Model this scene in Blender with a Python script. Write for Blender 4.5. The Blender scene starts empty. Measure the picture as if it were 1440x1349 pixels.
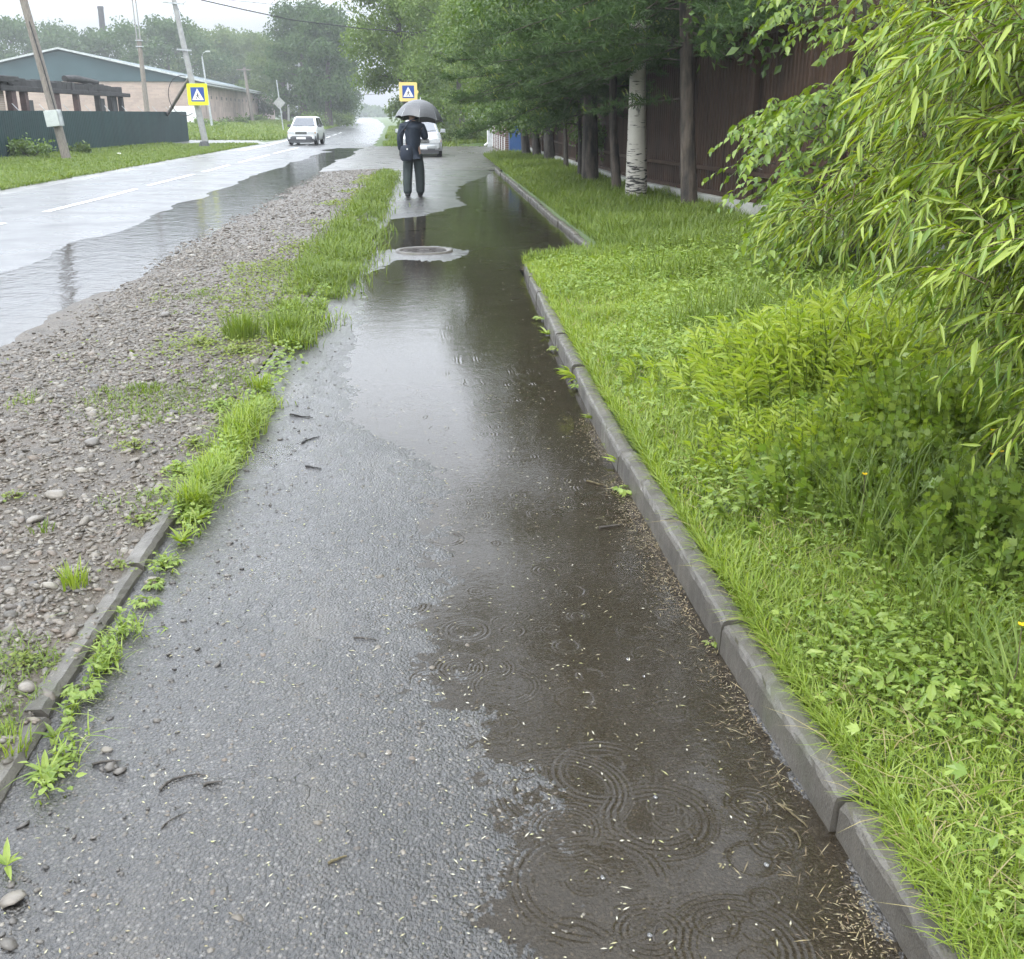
import bpy, math, random
import numpy as np
from mathutils import Vector, Matrix
rng = np.random.default_rng(11); random.seed(5)
C = bpy.context.scene.collection
PI = math.pi
# ------------------------------------------------------------------ helpers
def link(o, parent=None):
    C.objects.link(o)
    if parent is not None: o.parent = parent
    return o
def tag(o, label=None, cat=None, group=None, kind=None):
    if label: o['label'] = label
    if cat: o['category'] = cat
    if group: o['group'] = group
    if kind: o['kind'] = kind
    return o
def thing(name, label, cat, loc=(0, 0, 0), rz=0.0, group=None):
    o = bpy.data.objects.new(name, None); o.empty_display_size = .1
    o.location = loc; o.rotation_euler = (0, 0, rz); link(o)
    return tag(o, label, cat, group)
def nmesh(name, V, F, mats, parent=None, smooth=False, mi=None):
    V = np.ascontiguousarray(V, dtype=np.float32); F = np.ascontiguousarray(F, dtype=np.int32)
    me = bpy.data.meshes.new(name); m, k = F.shape
    me.vertices.add(len(V)); me.vertices.foreach_set('co', V.ravel())
    me.loops.add(m * k); me.loops.foreach_set('vertex_index', F.ravel())
    me.polygons.add(m); me.polygons.foreach_set('loop_start', np.arange(m, dtype=np.int32) * k)
    for x in (mats if isinstance(mats, (list, tuple)) else [mats]): me.materials.append(x)
    if mi is not None: me.polygons.foreach_set('material_index', np.ascontiguousarray(mi, dtype=np.int32))
    me.polygons.foreach_set('use_smooth', np.full(m, bool(smooth)))
    me.update(calc_edges=True)
    return link(bpy.data.objects.new(name, me), parent)
class MB:
    def __init__(s): s.v = []; s.f = []; s.m = []; s.sm = []
    def add(s, vs, fs, mi=0, smooth=False):
        b = len(s.v); s.v += [tuple(v) for v in vs]
        for f in fs: s.f.append([b + i for i in f]); s.m.append(mi); s.sm.append(smooth)
        return s
    def box(s, c, d, rz=0, ry=0, rx=0, mi=0, taper=1.0):
        M = Matrix.Translation(c) @ Matrix.Rotation(rz, 4, 'Z') @ Matrix.Rotation(ry, 4, 'Y') @ Matrix.Rotation(rx, 4, 'X')
        x, y, z = d[0] / 2, d[1] / 2, d[2] / 2; t = taper
        vs = [(-x, -y, -z), (x, -y, -z), (x, y, -z), (-x, y, -z), (-x * t, -y * t, z), (x * t, -y * t, z), (x * t, y * t, z), (-x * t, y * t, z)]
        return s.add([M @ Vector(v) for v in vs], [(0, 3, 2, 1), (4, 5, 6, 7), (0, 1, 5, 4), (1, 2, 6, 5), (2, 3, 7, 6), (3, 0, 4, 7)], mi)
    def tube(s, pts, rad, n=8, mi=0, cap=True):
        pts = [Vector(p) for p in pts]; k = len(pts)
        if not isinstance(rad, (list, tuple)): rad = [rad] * k
        vs = []; ref = Vector((0.31, 0.87, 0.2))
        for i, p in enumerate(pts):
            t = (pts[min(i + 1, k - 1)] - pts[max(i - 1, 0)]).normalized()
            a = t.cross(ref)
            if a.length < 1e-3: a = t.cross(Vector((1, 0, 0)))
            a.normalize(); b = t.cross(a)
            for j in range(n):
                an = 2 * PI * j / n
                vs.append(p + (a * math.cos(an) + b * math.sin(an)) * rad[i])
        fs = [(i * n + j, i * n + (j + 1) % n, (i + 1) * n + (j + 1) % n, (i + 1) * n + j) for i in range(k - 1) for j in range(n)]
        s.add(vs, fs, mi, True)
        if cap:
            s.add(vs[:n], [list(range(n))[::-1]], mi); s.add(vs[-n:], [list(range(n))], mi)
        return s
    def lathe(s, prof, c=(0, 0, 0), n=16, M=None, mi=0, smooth=True):
        vs = []; k = len(prof)
        for r, z in prof:
            for j in range(n):
                a = 2 * PI * j / n; vs.append(Vector((r * math.cos(a), r * math.sin(a), z)))
        M = (Matrix.Translation(c) @ M) if M is not None else Matrix.Translation(c)
        fs = [(i * n + j, i * n + (j + 1) % n, (i + 1) * n + (j + 1) % n, (i + 1) * n + j) for i in range(k - 1) for j in range(n)]
        s.add([M @ v for v in vs], fs, mi, smooth)
        return s
    def prism(s, poly, y0, y1, M=None, mi=0):      # polygon in x,z extruded along y
        n = len(poly); vs = [Vector((x, y0, z)) for x, z in poly] + [Vector((x, y1, z)) for x, z in poly]
        if M is not None: vs = [M @ v for v in vs]
        fs = [list(range(n)), list(range(2 * n - 1, n - 1, -1))] + [(i, n + i, n + (i + 1) % n, (i + 1) % n) for i in range(n)]
        return s.add(vs, fs, mi)
    def loft(s, rings, mi=0, smooth=True, caps=True):
        n = len(rings[0]); vs = [v for r in rings for v in r]; k = len(rings)
        fs = [(i * n + j, i * n + (j + 1) % n, (i + 1) * n + (j + 1) % n, (i + 1) * n + j) for i in range(k - 1) for j in range(n)]
        s.add(vs, fs, mi, smooth)
        if caps: s.add(rings[0], [list(range(n))[::-1]], mi); s.add(rings[-1], [list(range(n))], mi)
        return s
    def build(s, name, mats, parent=None, bevel=0):
        me = bpy.data.meshes.new(name); me.from_pydata(s.v, [], s.f)
        for x in (mats if isinstance(mats, (list, tuple)) else [mats]): me.materials.append(x)
        me.polygons.foreach_set('material_index', s.m); me.polygons.foreach_set('use_smooth', s.sm); me.update()
        o = link(bpy.data.objects.new(name, me), parent)
        if bevel:
            b = o.modifiers.new('bevel', 'BEVEL'); b.width = bevel; b.segments = 2; b.limit_method = 'ANGLE'
        return o
def _h(ix, iy, seed):
    n = (ix * 374761393 + iy * 668265263 + seed * 1442695041) & 0x7fffffff
    n = ((n ^ (n >> 13)) * 1274126177) & 0x7fffffff
    return ((n ^ (n >> 16)) & 0xffff) / 65535.0
def vnoise(x, y, seed=0):
    x = np.asarray(x, float); y = np.asarray(y, float)
    ix = np.floor(x).astype(np.int64); iy = np.floor(y).astype(np.int64); fx = x - ix; fy = y - iy
    fx = fx * fx * (3 - 2 * fx); fy = fy * fy * (3 - 2 * fy)
    a = _h(ix, iy, seed); b = _h(ix + 1, iy, seed); c = _h(ix, iy + 1, seed); d = _h(ix + 1, iy + 1, seed)
    return (a * (1 - fx) + b * fx) * (1 - fy) + (c * (1 - fx) + d * fx) * fy
def fbm(x, y, seed=0, o=4):
    s = 0; a = .5
    for i in range(o): s = s + a * (vnoise(x, y, seed + i * 17) - .5); x = x * 2.03; y = y * 2.03; a *= .5
    return s
def grid(xs, ys, zf):
    X, Y = np.meshgrid(xs, ys); Z = zf(X, Y)
    V = np.stack([X, Y, Z], -1).reshape(-1, 3); nx = len(xs); ny = len(ys)
    i = (np.arange(ny - 1)[:, None] * nx + np.arange(nx - 1)[None]).ravel()
    return V, np.stack([i, i + 1, i + nx + 1, i + nx], -1)
def nrm(a): return a / np.maximum(np.linalg.norm(a, axis=-1, keepdims=True), 1e-9)
# leaf templates: (t along, s across, z lift), faces
T_QUAD = (np.array([(0, 0, 0), (.45, -.5, .04), (1, 0, 0), (.45, .5, .04)], float), np.array([(0, 1, 2, 3)]))
T_LEAF = (np.array([(0, 0, 0), (.33, 0, -.03), (.7, 0, -.03), (1, 0, 0), (.28, .5, .04), (.65, .36, .03), (.28, -.5, .04), (.65, -.36, .03)], float),
          np.array([(0, 1, 4), (4, 1, 2), (4, 2, 5), (5, 2, 3), (0, 6, 1), (6, 2, 1), (6, 7, 2), (7, 3, 2)]))
T_LOBE = (np.array([(0, 0, 0), (.42, 0, -.05), (1, 0, -.06), (.66, .2, 0), (.86, .46, -.05), (.5, .32, 0), (.45, .62, -.08), (.22, .3, 0), (.66, -.2, 0), (.86, -.46, -.05), (.5, -.32, 0), (.45, -.62, -.08), (.22, -.3, 0)], float),
          np.array([(0, 1, 7), (1, 5, 7), (7, 5, 6), (1, 3, 5), (5, 3, 4), (1, 2, 3), (0, 12, 1), (1, 12, 10), (12, 11, 10), (1, 10, 8), (10, 9, 8), (1, 8, 2)]))
def leaves(P, D, N, L, W, tp, bend=0.0):
    t = tp[0]; D = nrm(D); S = nrm(np.cross(D, N)); N2 = np.cross(S, D)
    L = np.broadcast_to(L, (len(P),))[:, None, None]; W = np.broadcast_to(W, (len(P),))[:, None, None]
    bend = np.broadcast_to(bend, (len(P),))[:, None, None]
    tt = t[None, :, 0:1]
    V = P[:, None] + D[:, None] * tt * L + S[:, None] * t[None, :, 1:2] * W + N2[:, None] * (t[None, :, 2:3] - bend * tt * tt) * L
    n = len(t); F = tp[1][None] + (np.arange(len(P)) * n)[:, None, None]
    return V.reshape(-1, 3), F.reshape(-1, tp[1].shape[1])
def blades(P, h, w, az, lean):
    t = np.array([0, .4, .75, 1.]); wd = np.array([.8, 1., .65, 0])
    d = np.stack([np.cos(az), np.sin(az), 0 * az], -1); s = np.stack([-np.sin(az), np.cos(az), 0 * az], -1)
    hh = h[:, None, None]; ln = lean[:, None, None]; T = t[None, :, None]
    ctr = P[:, None] + d[:, None] * hh * ln * T ** 1.8 + np.array([0, 0, 1.])[None, None] * hh * (T - .45 * np.minimum(ln, 1.3) * T ** 2.4)
    off = s[:, None] * (w[:, None, None] * wd[None, :, None] * .5)
    V = np.concatenate([(ctr + off)[:, :3], (ctr - off)[:, :3], ctr[:, 3:]], 1)
    F0 = np.array([(0, 3, 4), (0, 4, 1), (1, 4, 5), (1, 5, 2), (2, 5, 6)])
    return V.reshape(-1, 3), (F0[None] + (np.arange(len(P)) * 7)[:, None, None]).reshape(-1, 3)
def cat(parts):
    V = []; F = []; M = []; b = 0
    for i, p in enumerate(parts):
        v, f = p[0], p[1]; V.append(v); F.append(f + b); M.append(np.full(len(f), 0) + (p[2] if len(p) > 2 else 0)); b += len(v)
    return np.concatenate(V), np.concatenate(F), np.concatenate(M)
def rdir(n):
    return nrm(rng.normal(size=(n, 3)))
# ------------------------------------------------------------------ camera maths (to find ground points from the survey of the photo)
FPX = 1440.; PITCH = math.atan(514.5 / FPX); YAW = math.atan(115 / math.hypot(FPX, 514.5)); EYE = 1.65
def ray(px, py):
    u = (px - 720) / FPX; v = -(py - 674.5) / FPX
    fy = math.cos(PITCH) + v * math.sin(PITCH); z = -math.sin(PITCH) + v * math.cos(PITCH)
    return (u * math.cos(YAW) + fy * math.sin(YAW), -u * math.sin(YAW) + fy * math.cos(YAW), z)
def gp(px, py, z=0.0):
    r = ray(px, py); t = (z - EYE) / r[2]; return (r[0] * t, r[1] * t)
def atY(px, py, Y):
    r = ray(px, py); t = Y / r[1]; return Vector((r[0] * t, Y, EYE + r[2] * t))
# ------------------------------------------------------------------ materials
class NT:
    def __init__(s, name):
        s.mat = bpy.data.materials.new(name); s.mat.use_nodes = True; s.t = s.mat.node_tree; s.t.nodes.clear()
        s.out = s.t.nodes.new('ShaderNodeOutputMaterial')
    def n(s, ty, ins=None, **pr):
        nd = s.t.nodes.new('ShaderNode' + ty)
        for k, v in pr.items(): setattr(nd, k, v)
        for k, v in (ins or {}).items():
            if isinstance(v, bpy.types.NodeSocket): s.t.links.new(v, nd.inputs[k])
            else: nd.inputs[k].default_value = v
        return nd
    def mix(s, f, a, b):
        nd = s.t.nodes.new('ShaderNodeMix'); nd.data_type = 'RGBA'
        for i, v in ((0, f), (6, a), (7, b)):
            if isinstance(v, bpy.types.NodeSocket): s.t.links.new(v, nd.inputs[i])
            else: nd.inputs[i].default_value = v if i == 0 else (*v, 1)
        return nd.outputs[2]
    def ramp(s, f, *st):
        nd = s.t.nodes.new('ShaderNodeMapRange'); s.t.links.new(f, nd.inputs[0])
        for i, v in enumerate(st): nd.inputs[i + 1].default_value = v
        return nd.outputs[0]
    def math(s, op, a, b=0.0):
        nd = s.t.nodes.new('ShaderNodeMath'); nd.operation = op
        for i, v in enumerate((a, b)):
            if isinstance(v, bpy.types.NodeSocket): s.t.links.new(v, nd.inputs[i])
            else: nd.inputs[i].default_value = v
        return nd.outputs[0]
    def pos(s): return s.n('NewGeometry').outputs['Position']
    def obj(s): return s.n('TexCoord').outputs['Object']
    def noise(s, co, sc, det=4, rough=.55): return s.n('TexNoise', {'Vector': co, 'Scale': sc, 'Detail': det, 'Roughness': rough}).outputs['Fac']
    def bump(s, h, st, d=.01): return s.n('Bump', {'Height': h, 'Strength': st, 'Distance': d}).outputs['Normal']
    def done(s, sh):
        s.t.links.new(sh, s.out.inputs['Surface']); return s.mat
def pmat(name, col, rough=.6, metal=0.0, var=.25, sc=6., bump=0., bsc=30., bd=.005, col2=None, stretch=None, spec=.5):
    s = NT(name); co = s.obj()
    if stretch: co = s.n('Mapping', {'Vector': co, 'Scale': stretch}).outputs[0]
    f = s.ramp(s.noise(co, sc), .3, .7, 0., 1.)
    c2 = col2 or tuple(max(0, c * (1 - var)) for c in col); c1 = col if col2 else tuple(min(1, c * (1 + var * .6)) for c in col)
    ins = {'Base Color': s.mix(f, c1, c2), 'Roughness': rough, 'Metallic': metal, 'Specular IOR Level': spec}
    if bump: ins['Normal'] = s.bump(s.noise(co, bsc, 3), bump, bd)
    return s.done(s.n('BsdfPrincipled', ins).outputs[0])
def leafmat(name, a, b, trans=.4, gloss=.12, rough=.35):
    s = NT(name); r = s.n('NewGeometry').outputs['Random Per Island']
    f = s.noise(s.pos(), .9, 2)
    c = s.mix(r, a, b); c = s.mix(s.ramp(f, .35, .7, 0., .35), c, tuple(x * .6 for x in a))
    ct = s.n('HueSaturation', {'Color': c, 'Saturation': 1.2, 'Value': 1.2, 'Hue': .49}).outputs[0]
    d = s.n('BsdfDiffuse', {'Color': c}).outputs[0]; t = s.n('BsdfTranslucent', {'Color': ct}).outputs[0]
    m = s.n('MixShader', {0: trans, 1: d, 2: t}).outputs[0]
    if gloss:
        g = s.n('BsdfGlossy', {'Roughness': rough, 'Color': (1, 1, 1, 1)}).outputs[0]
        lw = s.n('LayerWeight', {'Blend': .3}).outputs['Facing']; fr = s.math('MULTIPLY', s.math('ADD', s.math('MULTIPLY', lw, .8), .15), gloss)
        m = s.n('MixShader', {0: fr, 1: m, 2: g}).outputs[0]
    return s.done(m)
def asphalt(name, c1, c2, sc, rough, bst, patch=(.03, .03, .03), coat=0., cracks=False):
    s = NT(name); p = s.pos()
    v = s.n('TexVoronoi', {'Vector': p, 'Scale': sc, 'Randomness': 1.}); v2 = s.n('TexVoronoi', {'Vector': p, 'Scale': sc * 2.7})
    big = s.noise(p, .9, 5); med = s.noise(p, 14., 3)
    rnd = s.n('SeparateColor', {0: v.outputs['Color']}).outputs[0]
    col = s.mix(s.ramp(rnd, 0., 1., 0., 1.), c1, c2)
    pale = s.math('GREATER_THAN', rnd, .93); col = s.mix(s.math('MULTIPLY', pale, .5), col, (.30, .28, .25))
    col = s.mix(s.ramp(v.outputs['Distance'], .2, .65, 0., .8), col, patch)
    col = s.mix(s.ramp(big, .42, .66, 0., .45), col, tuple(x * .75 for x in patch))
    h = s.math('ADD', s.math('MULTIPLY', v.outputs['Distance'], -1.), s.math('MULTIPLY', v2.outputs['Distance'], -.35))
    h = s.math('ADD', h, s.math('MULTIPLY', med, .8))
    if cracks:
        wp = s.n('VectorMath', {0: p, 1: s.n('VectorMath', {0: s.n('TexNoise', {'Vector': p, 'Scale': 7., 'Detail': 4.}).outputs['Color'], 'Scale': .22}, operation='SCALE').outputs[0]}, operation='ADD').outputs[0]
        ce = s.n('TexVoronoi', {'Vector': wp, 'Scale': 1.5}, feature='DISTANCE_TO_EDGE').outputs['Distance']
        ck = s.math('MULTIPLY', s.ramp(ce, .0015, .007, 1., 0.), s.ramp(s.noise(p, 1.7, 2), .5, .6, 0., .8)); col = s.mix(ck, col, (.015, .014, .013)); h = s.math('SUBTRACT', h, s.math('MULTIPLY', ck, 1.2))
        silt = s.ramp(s.noise(s.n('Mapping', {'Vector': p, 'Scale': (1.6, .5, 1)}).outputs[0], 2.3, 5), .55, .72, 0., .55); col = s.mix(silt, col, (.085, .074, .058))
    ro = s.ramp(big, .35, .65, rough[0], rough[1])
    return s.done(s.n('BsdfPrincipled', {'Base Color': col, 'Roughness': ro, 'Specular IOR Level': .55, 'Coat Weight': coat, 'Coat Roughness': rough[0] * .7, 'Coat IOR': 1.4, 'Coat Normal': s.bump(h, bst * .55, .006), 'Normal': s.bump(h, bst, .006)}).outputs[0])
def water(name, tint, mud, mudf, bsc, bst, bsc2=3.):
    s = NT(name); p = s.pos()
    h = s.math('ADD', s.noise(p, bsc, 3), s.math('MULTIPLY', s.noise(p, bsc2, 2), 1.5))
    nr = s.bump(h, bst, .006)
    tr = s.n('BsdfTransparent', {'Color': (*tint, 1)}).outputs[0]; df = s.n('BsdfDiffuse', {'Color': (*mud, 1)}).outputs[0]
    und = s.n('MixShader', {0: mudf, 1: tr, 2: df}).outputs[0]
    gl = s.n('BsdfGlossy', {'Roughness': .03, 'Normal': nr}).outputs[0]
    return s.done(s.n('MixShader', {0: s.n('Fresnel', {'IOR': 1.33, 'Normal': nr}).outputs[0], 1: und, 2: gl}).outputs[0])
M = {}
M['path'] = asphalt('wet_path_asphalt', (.092, .083, .072), (.026, .024, .022), 105., (.24, .40), .8, (.013, .012, .011), .75, True)
M['road'] = asphalt('wet_road_asphalt', (.075, .075, .079), (.05, .05, .054), 60., (.24, .38), .22, (.045, .045, .048), .22)
M['drive'] = asphalt('wet_drive_asphalt', (.20, .19, .18), (.13, .125, .12), 40., (.25, .4), .4, (.06, .057, .052))
M['water'] = water('puddle_water', (.74, .68, .58), (.062, .050, .034), .30, 40., .10, 6.)
M['water_road'] = water('road_puddle_water', (.7, .68, .66), (.07, .068, .066), .35, 10., .55, 2.5)
def groundmat(name, a, b, c, s1=2., bst=.6, bsc=60., rough=.7):
    s = NT(name); p = s.pos(); f = s.noise(p, s1, 6); g = s.noise(p, s1 * 9, 4)
    col = s.mix(s.ramp(f, .38, .62, 0., 1.), a, b); col = s.mix(s.ramp(g, .5, .7, 0., .8), col, c)
    return s.done(s.n('BsdfPrincipled', {'Base Color': col, 'Roughness': rough, 'Normal': s.bump(s.noise(p, bsc, 4), bst, .02)}).outputs[0])
M['ground'] = groundmat('field_ground', (.07, .12, .03), (.09, .13, .04), (.06, .075, .035), .3)
M['soil'] = groundmat('lawn_soil', (.05, .06, .022), (.045, .045, .025), (.03, .04, .016), 3.)
M['bed'] = groundmat('gravel_bed', (.100, .080, .058), (.060, .049, .036), (.165, .142, .110), 5., .9, 90., .45)
def stonemat(name, cols, rough=.4):
    s = NT(name); r = s.n('NewGeometry').outputs['Random Per Island']
    cr = s.n('ValToRGB', {0: r}); e = cr.color_ramp.elements
    for i, c in enumerate(cols):
        if i > 1: e.new(i / (len(cols) - 1))
    for i, c in enumerate(cols): e[i].position = i / (len(cols) - 1); e[i].color = (*c, 1)
    col = s.mix(s.ramp(s.noise(s.pos(), 120., 3), .4, .7, 0., .4), cr.outputs[0], (.10, .095, .085))
    return s.done(s.n('BsdfPrincipled', {'Base Color': col, 'Roughness': rough}).outputs[0])
M['stones'] = stonemat('gravel_stones', [(.082, .072, .056), (.165, .14, .108), (.098, .082, .063), (.27, .245, .20), (.06, .054, .047), (.15, .115, .085), (.205, .182, .15), (.072, .063, .05)])
M['grit'] = stonemat('dark_grit', [(.06, .055, .048), (.11, .10, .09), (.05, .046, .042), (.17, .155, .135), (.08, .07, .06)])
M['litter'] = stonemat('fallen_seed_scales', [(.10, .07, .042), (.16, .115, .065), (.30, .25, .13), (.06, .045, .03), (.15, .11, .06), (.38, .34, .20), (.18, .12, .06), (.32, .26, .13), (.12, .08, .05)], .5)
M['petal'] = stonemat('fallen_pale_leaves', [(.50, .47, .32), (.34, .31, .15), (.56, .54, .44), (.24, .19, .09), (.42, .44, .18)], .5)
def kerbmat():
    s = NT('kerb_concrete'); p = s.pos(); f = s.noise(p, 5., 6); g = s.noise(p, 160., 2); w = s.noise(p, 45., 4, .7)
    col = s.mix(s.ramp(f, .35, .65, 0., 1.), (.125, .114, .095), (.070, .063, .052)); col = s.mix(s.ramp(g, .56, .66, 0., .8), col, (.06, .056, .05))
    col = s.mix(s.ramp(w, .6, .75, 0., .5), col, (.20, .195, .18)); col = s.mix(s.ramp(s.noise(p, 2.2, 5), .56, .7, 0., .55), col, (.07, .085, .04))
    h = s.math('ADD', g, s.math('MULTIPLY', w, 1.4))
    return s.done(s.n('BsdfPrincipled', {'Base Color': col, 'Roughness': s.ramp(f, .3, .7, .32, .55), 'Normal': s.bump(h, .5, .004)}).outputs[0])
M['kerb'] = kerbmat()
M['paint'] = pmat('road_paint', (.88, .88, .86), .35, var=.25, sc=3.)
M['grass'] = leafmat('grass_blades', (.20, .30, .045), (.36, .44, .095), .45, .10)
M['grass_dark'] = leafmat('long_grass', (.12, .19, .036), (.24, .31, .07), .4, .08)
M['verge'] = leafmat('verge_grass', (.12, .19, .035), (.22, .28, .07), .4, .08)
M['straw'] = leafmat('dry_blades', (.34, .30, .12), (.42, .36, .2), .3, .05)
M['weed'] = leafmat('weed_leaves', (.17, .27, .045), (.34, .43, .095), .4, .12)
M['weed_y'] = leafmat('yellow_green_weed', (.30, .42, .065), (.48, .56, .13), .45, .08)
M['mat'] = leafmat('low_mat_weed', (.18, .25, .05), (.28, .32, .09), .35, .08)
M['willow'] = leafmat('willow_leaves', (.11, .205, .022), (.43, .52, .095), .36, .14)
M['broad'] = leafmat('broad_leaves', (.12, .22, .03), (.32, .42, .065), .38, .14)
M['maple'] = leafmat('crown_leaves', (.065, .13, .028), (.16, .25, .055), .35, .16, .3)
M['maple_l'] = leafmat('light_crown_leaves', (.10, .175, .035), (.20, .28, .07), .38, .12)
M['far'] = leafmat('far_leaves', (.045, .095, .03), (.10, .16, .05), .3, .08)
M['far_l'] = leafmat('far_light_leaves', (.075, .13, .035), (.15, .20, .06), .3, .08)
M['needle'] = leafmat('pine_needles', (.042, .085, .026), (.09, .145, .045), .2, .08)
M['shoot'] = leafmat('pine_shoots', (.18, .24, .06), (.28, .32, .10), .3, .05)
M['flower'] = leafmat('yellow_petals', (.75, .50, .02), (.85, .62, .05), .3, .0)
M['fluff'] = pmat('seed_fluff', (.62, .6, .52), .9)
def bark(name, a, b, sc=14.):
    s = NT(name); co = s.n('Mapping', {'Vector': s.pos(), 'Scale': (1, 1, .22)}).outputs[0]
    f = s.noise(co, sc, 5, .65)
    return s.done(s.n('BsdfPrincipled', {'Base Color': s.mix(s.ramp(f, .38, .62, 0., 1.), a, b), 'Roughness': .75, 'Normal': s.bump(f, 1., .03)}).outputs[0])
M['bark'] = bark('dark_bark', (.035, .030, .025), (.09, .078, .066))
M['pinebark'] = bark('pine_bark', (.022, .018, .015), (.12, .094, .072), 7.)
M['greybark'] = bark('grey_bark', (.07, .065, .058), (.15, .14, .125))
M['twig'] = bark('twig_bark', (.09, .07, .035), (.17, .14, .07), 40.)
def birch():
    s = NT('birch_bark'); p = s.pos()
    co = s.n('Mapping', {'Vector': p, 'Scale': (2.2, 2.2, 16.)}).outputs[0]; f = s.noise(co, 2.2, 4)
    sp = s.n('SeparateXYZ', {0: p}).outputs[2]; low = s.ramp(sp, .05, 1.3, .17, 0.)
    k = s.ramp(s.math('ADD', f, low), .60, .66, 0., 1.)
    pat = s.ramp(s.noise(p, 3.3, 3), .62, .68, 0., 1.); k = s.math('MAXIMUM', k, pat)
    col = s.mix(s.noise(p, 8., 3), (.60, .57, .50), (.42, .39, .34)); col = s.mix(k, col, (.03, .027, .024))
    return s.done(s.n('BsdfPrincipled', {'Base Color': col, 'Roughness': .6, 'Normal': s.bump(k, .4, .01)}).outputs[0])
M['birch'] = birch()
M['brownfence'] = pmat('brown_profiled_sheet', (.058, .034, .022), .65, var=.4, sc=1.2, stretch=(4, 4, .5), spec=.25)
M['plinth'] = pmat('pale_concrete_base', (.50, .50, .47), .8, var=.4, sc=2.5, bump=.4, col2=(.26, .26, .22))
M['greenfence'] = pmat('dark_teal_sheet', (.012, .040, .044), .5, var=.3, sc=.8, stretch=(3, 3, .6), spec=.35)
M['galv'] = pmat('galvanised_metal', (.5, .52, .53), .45, .6)
M['box'] = pmat('grey_painted_box', (.50, .53, .50), .5, var=.1)
M['oldwood'] = pmat('weathered_pole_wood', (.24, .21, .18), .8, var=.45, sc=10., stretch=(5, 5, .5), bump=.6)
M['concpole'] = pmat('pole_concrete', (.34, .34, .33), .75, var=.2, bump=.2)
M['char'] = pmat('charred_timber', (.035, .033, .033), .8, var=.5, sc=3., bump=.8)
M['charred_red'] = pmat('burnt_red_timber', (.10, .06, .055), .8, var=.4)
def brick(name, a, b, mort, sc, rot=False, bw=.26, rh=.085):
    s = NT(name); co = s.pos()
    sx = s.n('SeparateXYZ', {0: co}); u = sx.outputs[1] if rot else sx.outputs[0]
    uv = s.n('CombineXYZ', {0: u, 1: sx.outputs[2]}).outputs[0]
    br = s.n('TexBrick', {'Vector': uv, 'Color1': (*a, 1), 'Color2': (*b, 1), 'Mortar': (*mort, 1), 'Scale': sc, 'Mortar Size': .012, 'Brick Width': bw, 'Row Height': rh})
    f = s.noise(co, .5, 5); col = s.mix(s.ramp(f, .45, .7, 0., .5), br.outputs[0], tuple(x * .6 for x in b))
    if bw > 1: col = s.mix(s.ramp(s.noise(s.n('Mapping', {'Vector': co, 'Scale': (1, 1.1, .22)}).outputs[0], 1.3, 4), .55, .66, 0., .75), col, (.17, .14, .125))
    return s.done(s.n('BsdfPrincipled', {'Base Color': col, 'Roughness': .8, 'Normal': s.bump(br.outputs['Fac'], .5, -.01)}).outputs[0])
M['pinkbrick'] = brick('pinkish_brick', (.46, .35, .29), (.38, .29, .25), (.44, .37, .32), 1., False, .6, .2)
M['pinkbrick2'] = brick('pinkish_block_side', (.48, .37, .32), (.36, .28, .25), (.46, .38, .34), 1., True, 1.2, .6)
M['oldbrick'] = brick('old_brick', (.46, .36, .28), (.40, .30, .24), (.55, .50, .44), 1.)
M['redbrick'] = brick('brown_brick', (.16, .085, .065), (.12, .065, .05), (.3, .27, .25), 1., True)
M['roof'] = pmat('dark_green_roof', (.035, .075, .085), .45, var=.15, sc=.4)
M['fascia'] = pmat('pale_fascia', (.50, .52, .52), .6)
M['white'] = pmat('white_paint', (.78, .78, .76), .5, var=.06)
M['blue'] = pmat('blue_painted_metal', (.035, .085, .22), .4, var=.12)
M['iron'] = pmat('rusty_cast_iron', (.045, .038, .033), .75, .2, var=.4, bump=.4)
M['wire'] = pmat('black_cable', (.03, .03, .032), .6)
M['glassdark'] = pmat('tinted_glass', (.05, .055, .06), .06, var=.1, spec=.8)
M['screen'] = pmat('windscreen_glass', (.12, .13, .15), .05, var=.1, spec=1.)
M['carwhite'] = pmat('white_car_paint', (.74, .75, .75), .18, var=.03)
M['carsilver'] = pmat('silver_car_paint', (.58, .60, .62), .25, .45, var=.03)
M['plastic_and_shade'] = pmat('grey_plastic_and_shade', (.06, .062, .066), .55, var=.1)  # plastic parts; on the hatchback bumper this grey stands for shade
M['tyre'] = pmat('tyre_rubber', (.02, .02, .02), .8, var=.2)
M['rim'] = pmat('wheel_metal', (.45, .46, .47), .35, .7)
M['chrome'] = pmat('chrome', (.7, .7, .7), .15, 1., var=.02)
M['lampglass'] = pmat('headlight_glass', (.62, .64, .65), .08, var=.15, sc=20., spec=1.)
M['orange'] = pmat('indicator_lens', (.7, .3, .05), .2)
M['navy'] = pmat('navy_jacket_cloth', (.014, .024, .042), .75, var=.3, sc=8., bump=.4, bsc=14., bd=.03)
M['trouser'] = pmat('dark_grey_trouser_cloth', (.030, .042, .042), .8, var=.3, sc=7., bump=.4, bsc=12., bd=.03)
M['bag'] = pmat('dark_blue_bag_cloth', (.016, .024, .042), .7, var=.2)
M['umb'] = pmat('black_umbrella_cloth', (.13, .134, .142), .45, var=.15, sc=3.)
M['skin'] = pmat('skin', (.50, .31, .23), .5, var=.08)
M['hair'] = pmat('dark_hair', (.02, .016, .013), .5)
M['shoe'] = pmat('black_shoe', (.015, .015, .015), .4)
M['yellow'] = pmat('fluorescent_yellow', (.72, .78, .02), .4, var=.03)
M['amber'] = pmat('yellow_sign_border', (.84, .64, .22), .4, var=.03)
M['signblue'] = pmat('sign_blue', (.02, .07, .30), .35, var=.03)
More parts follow.
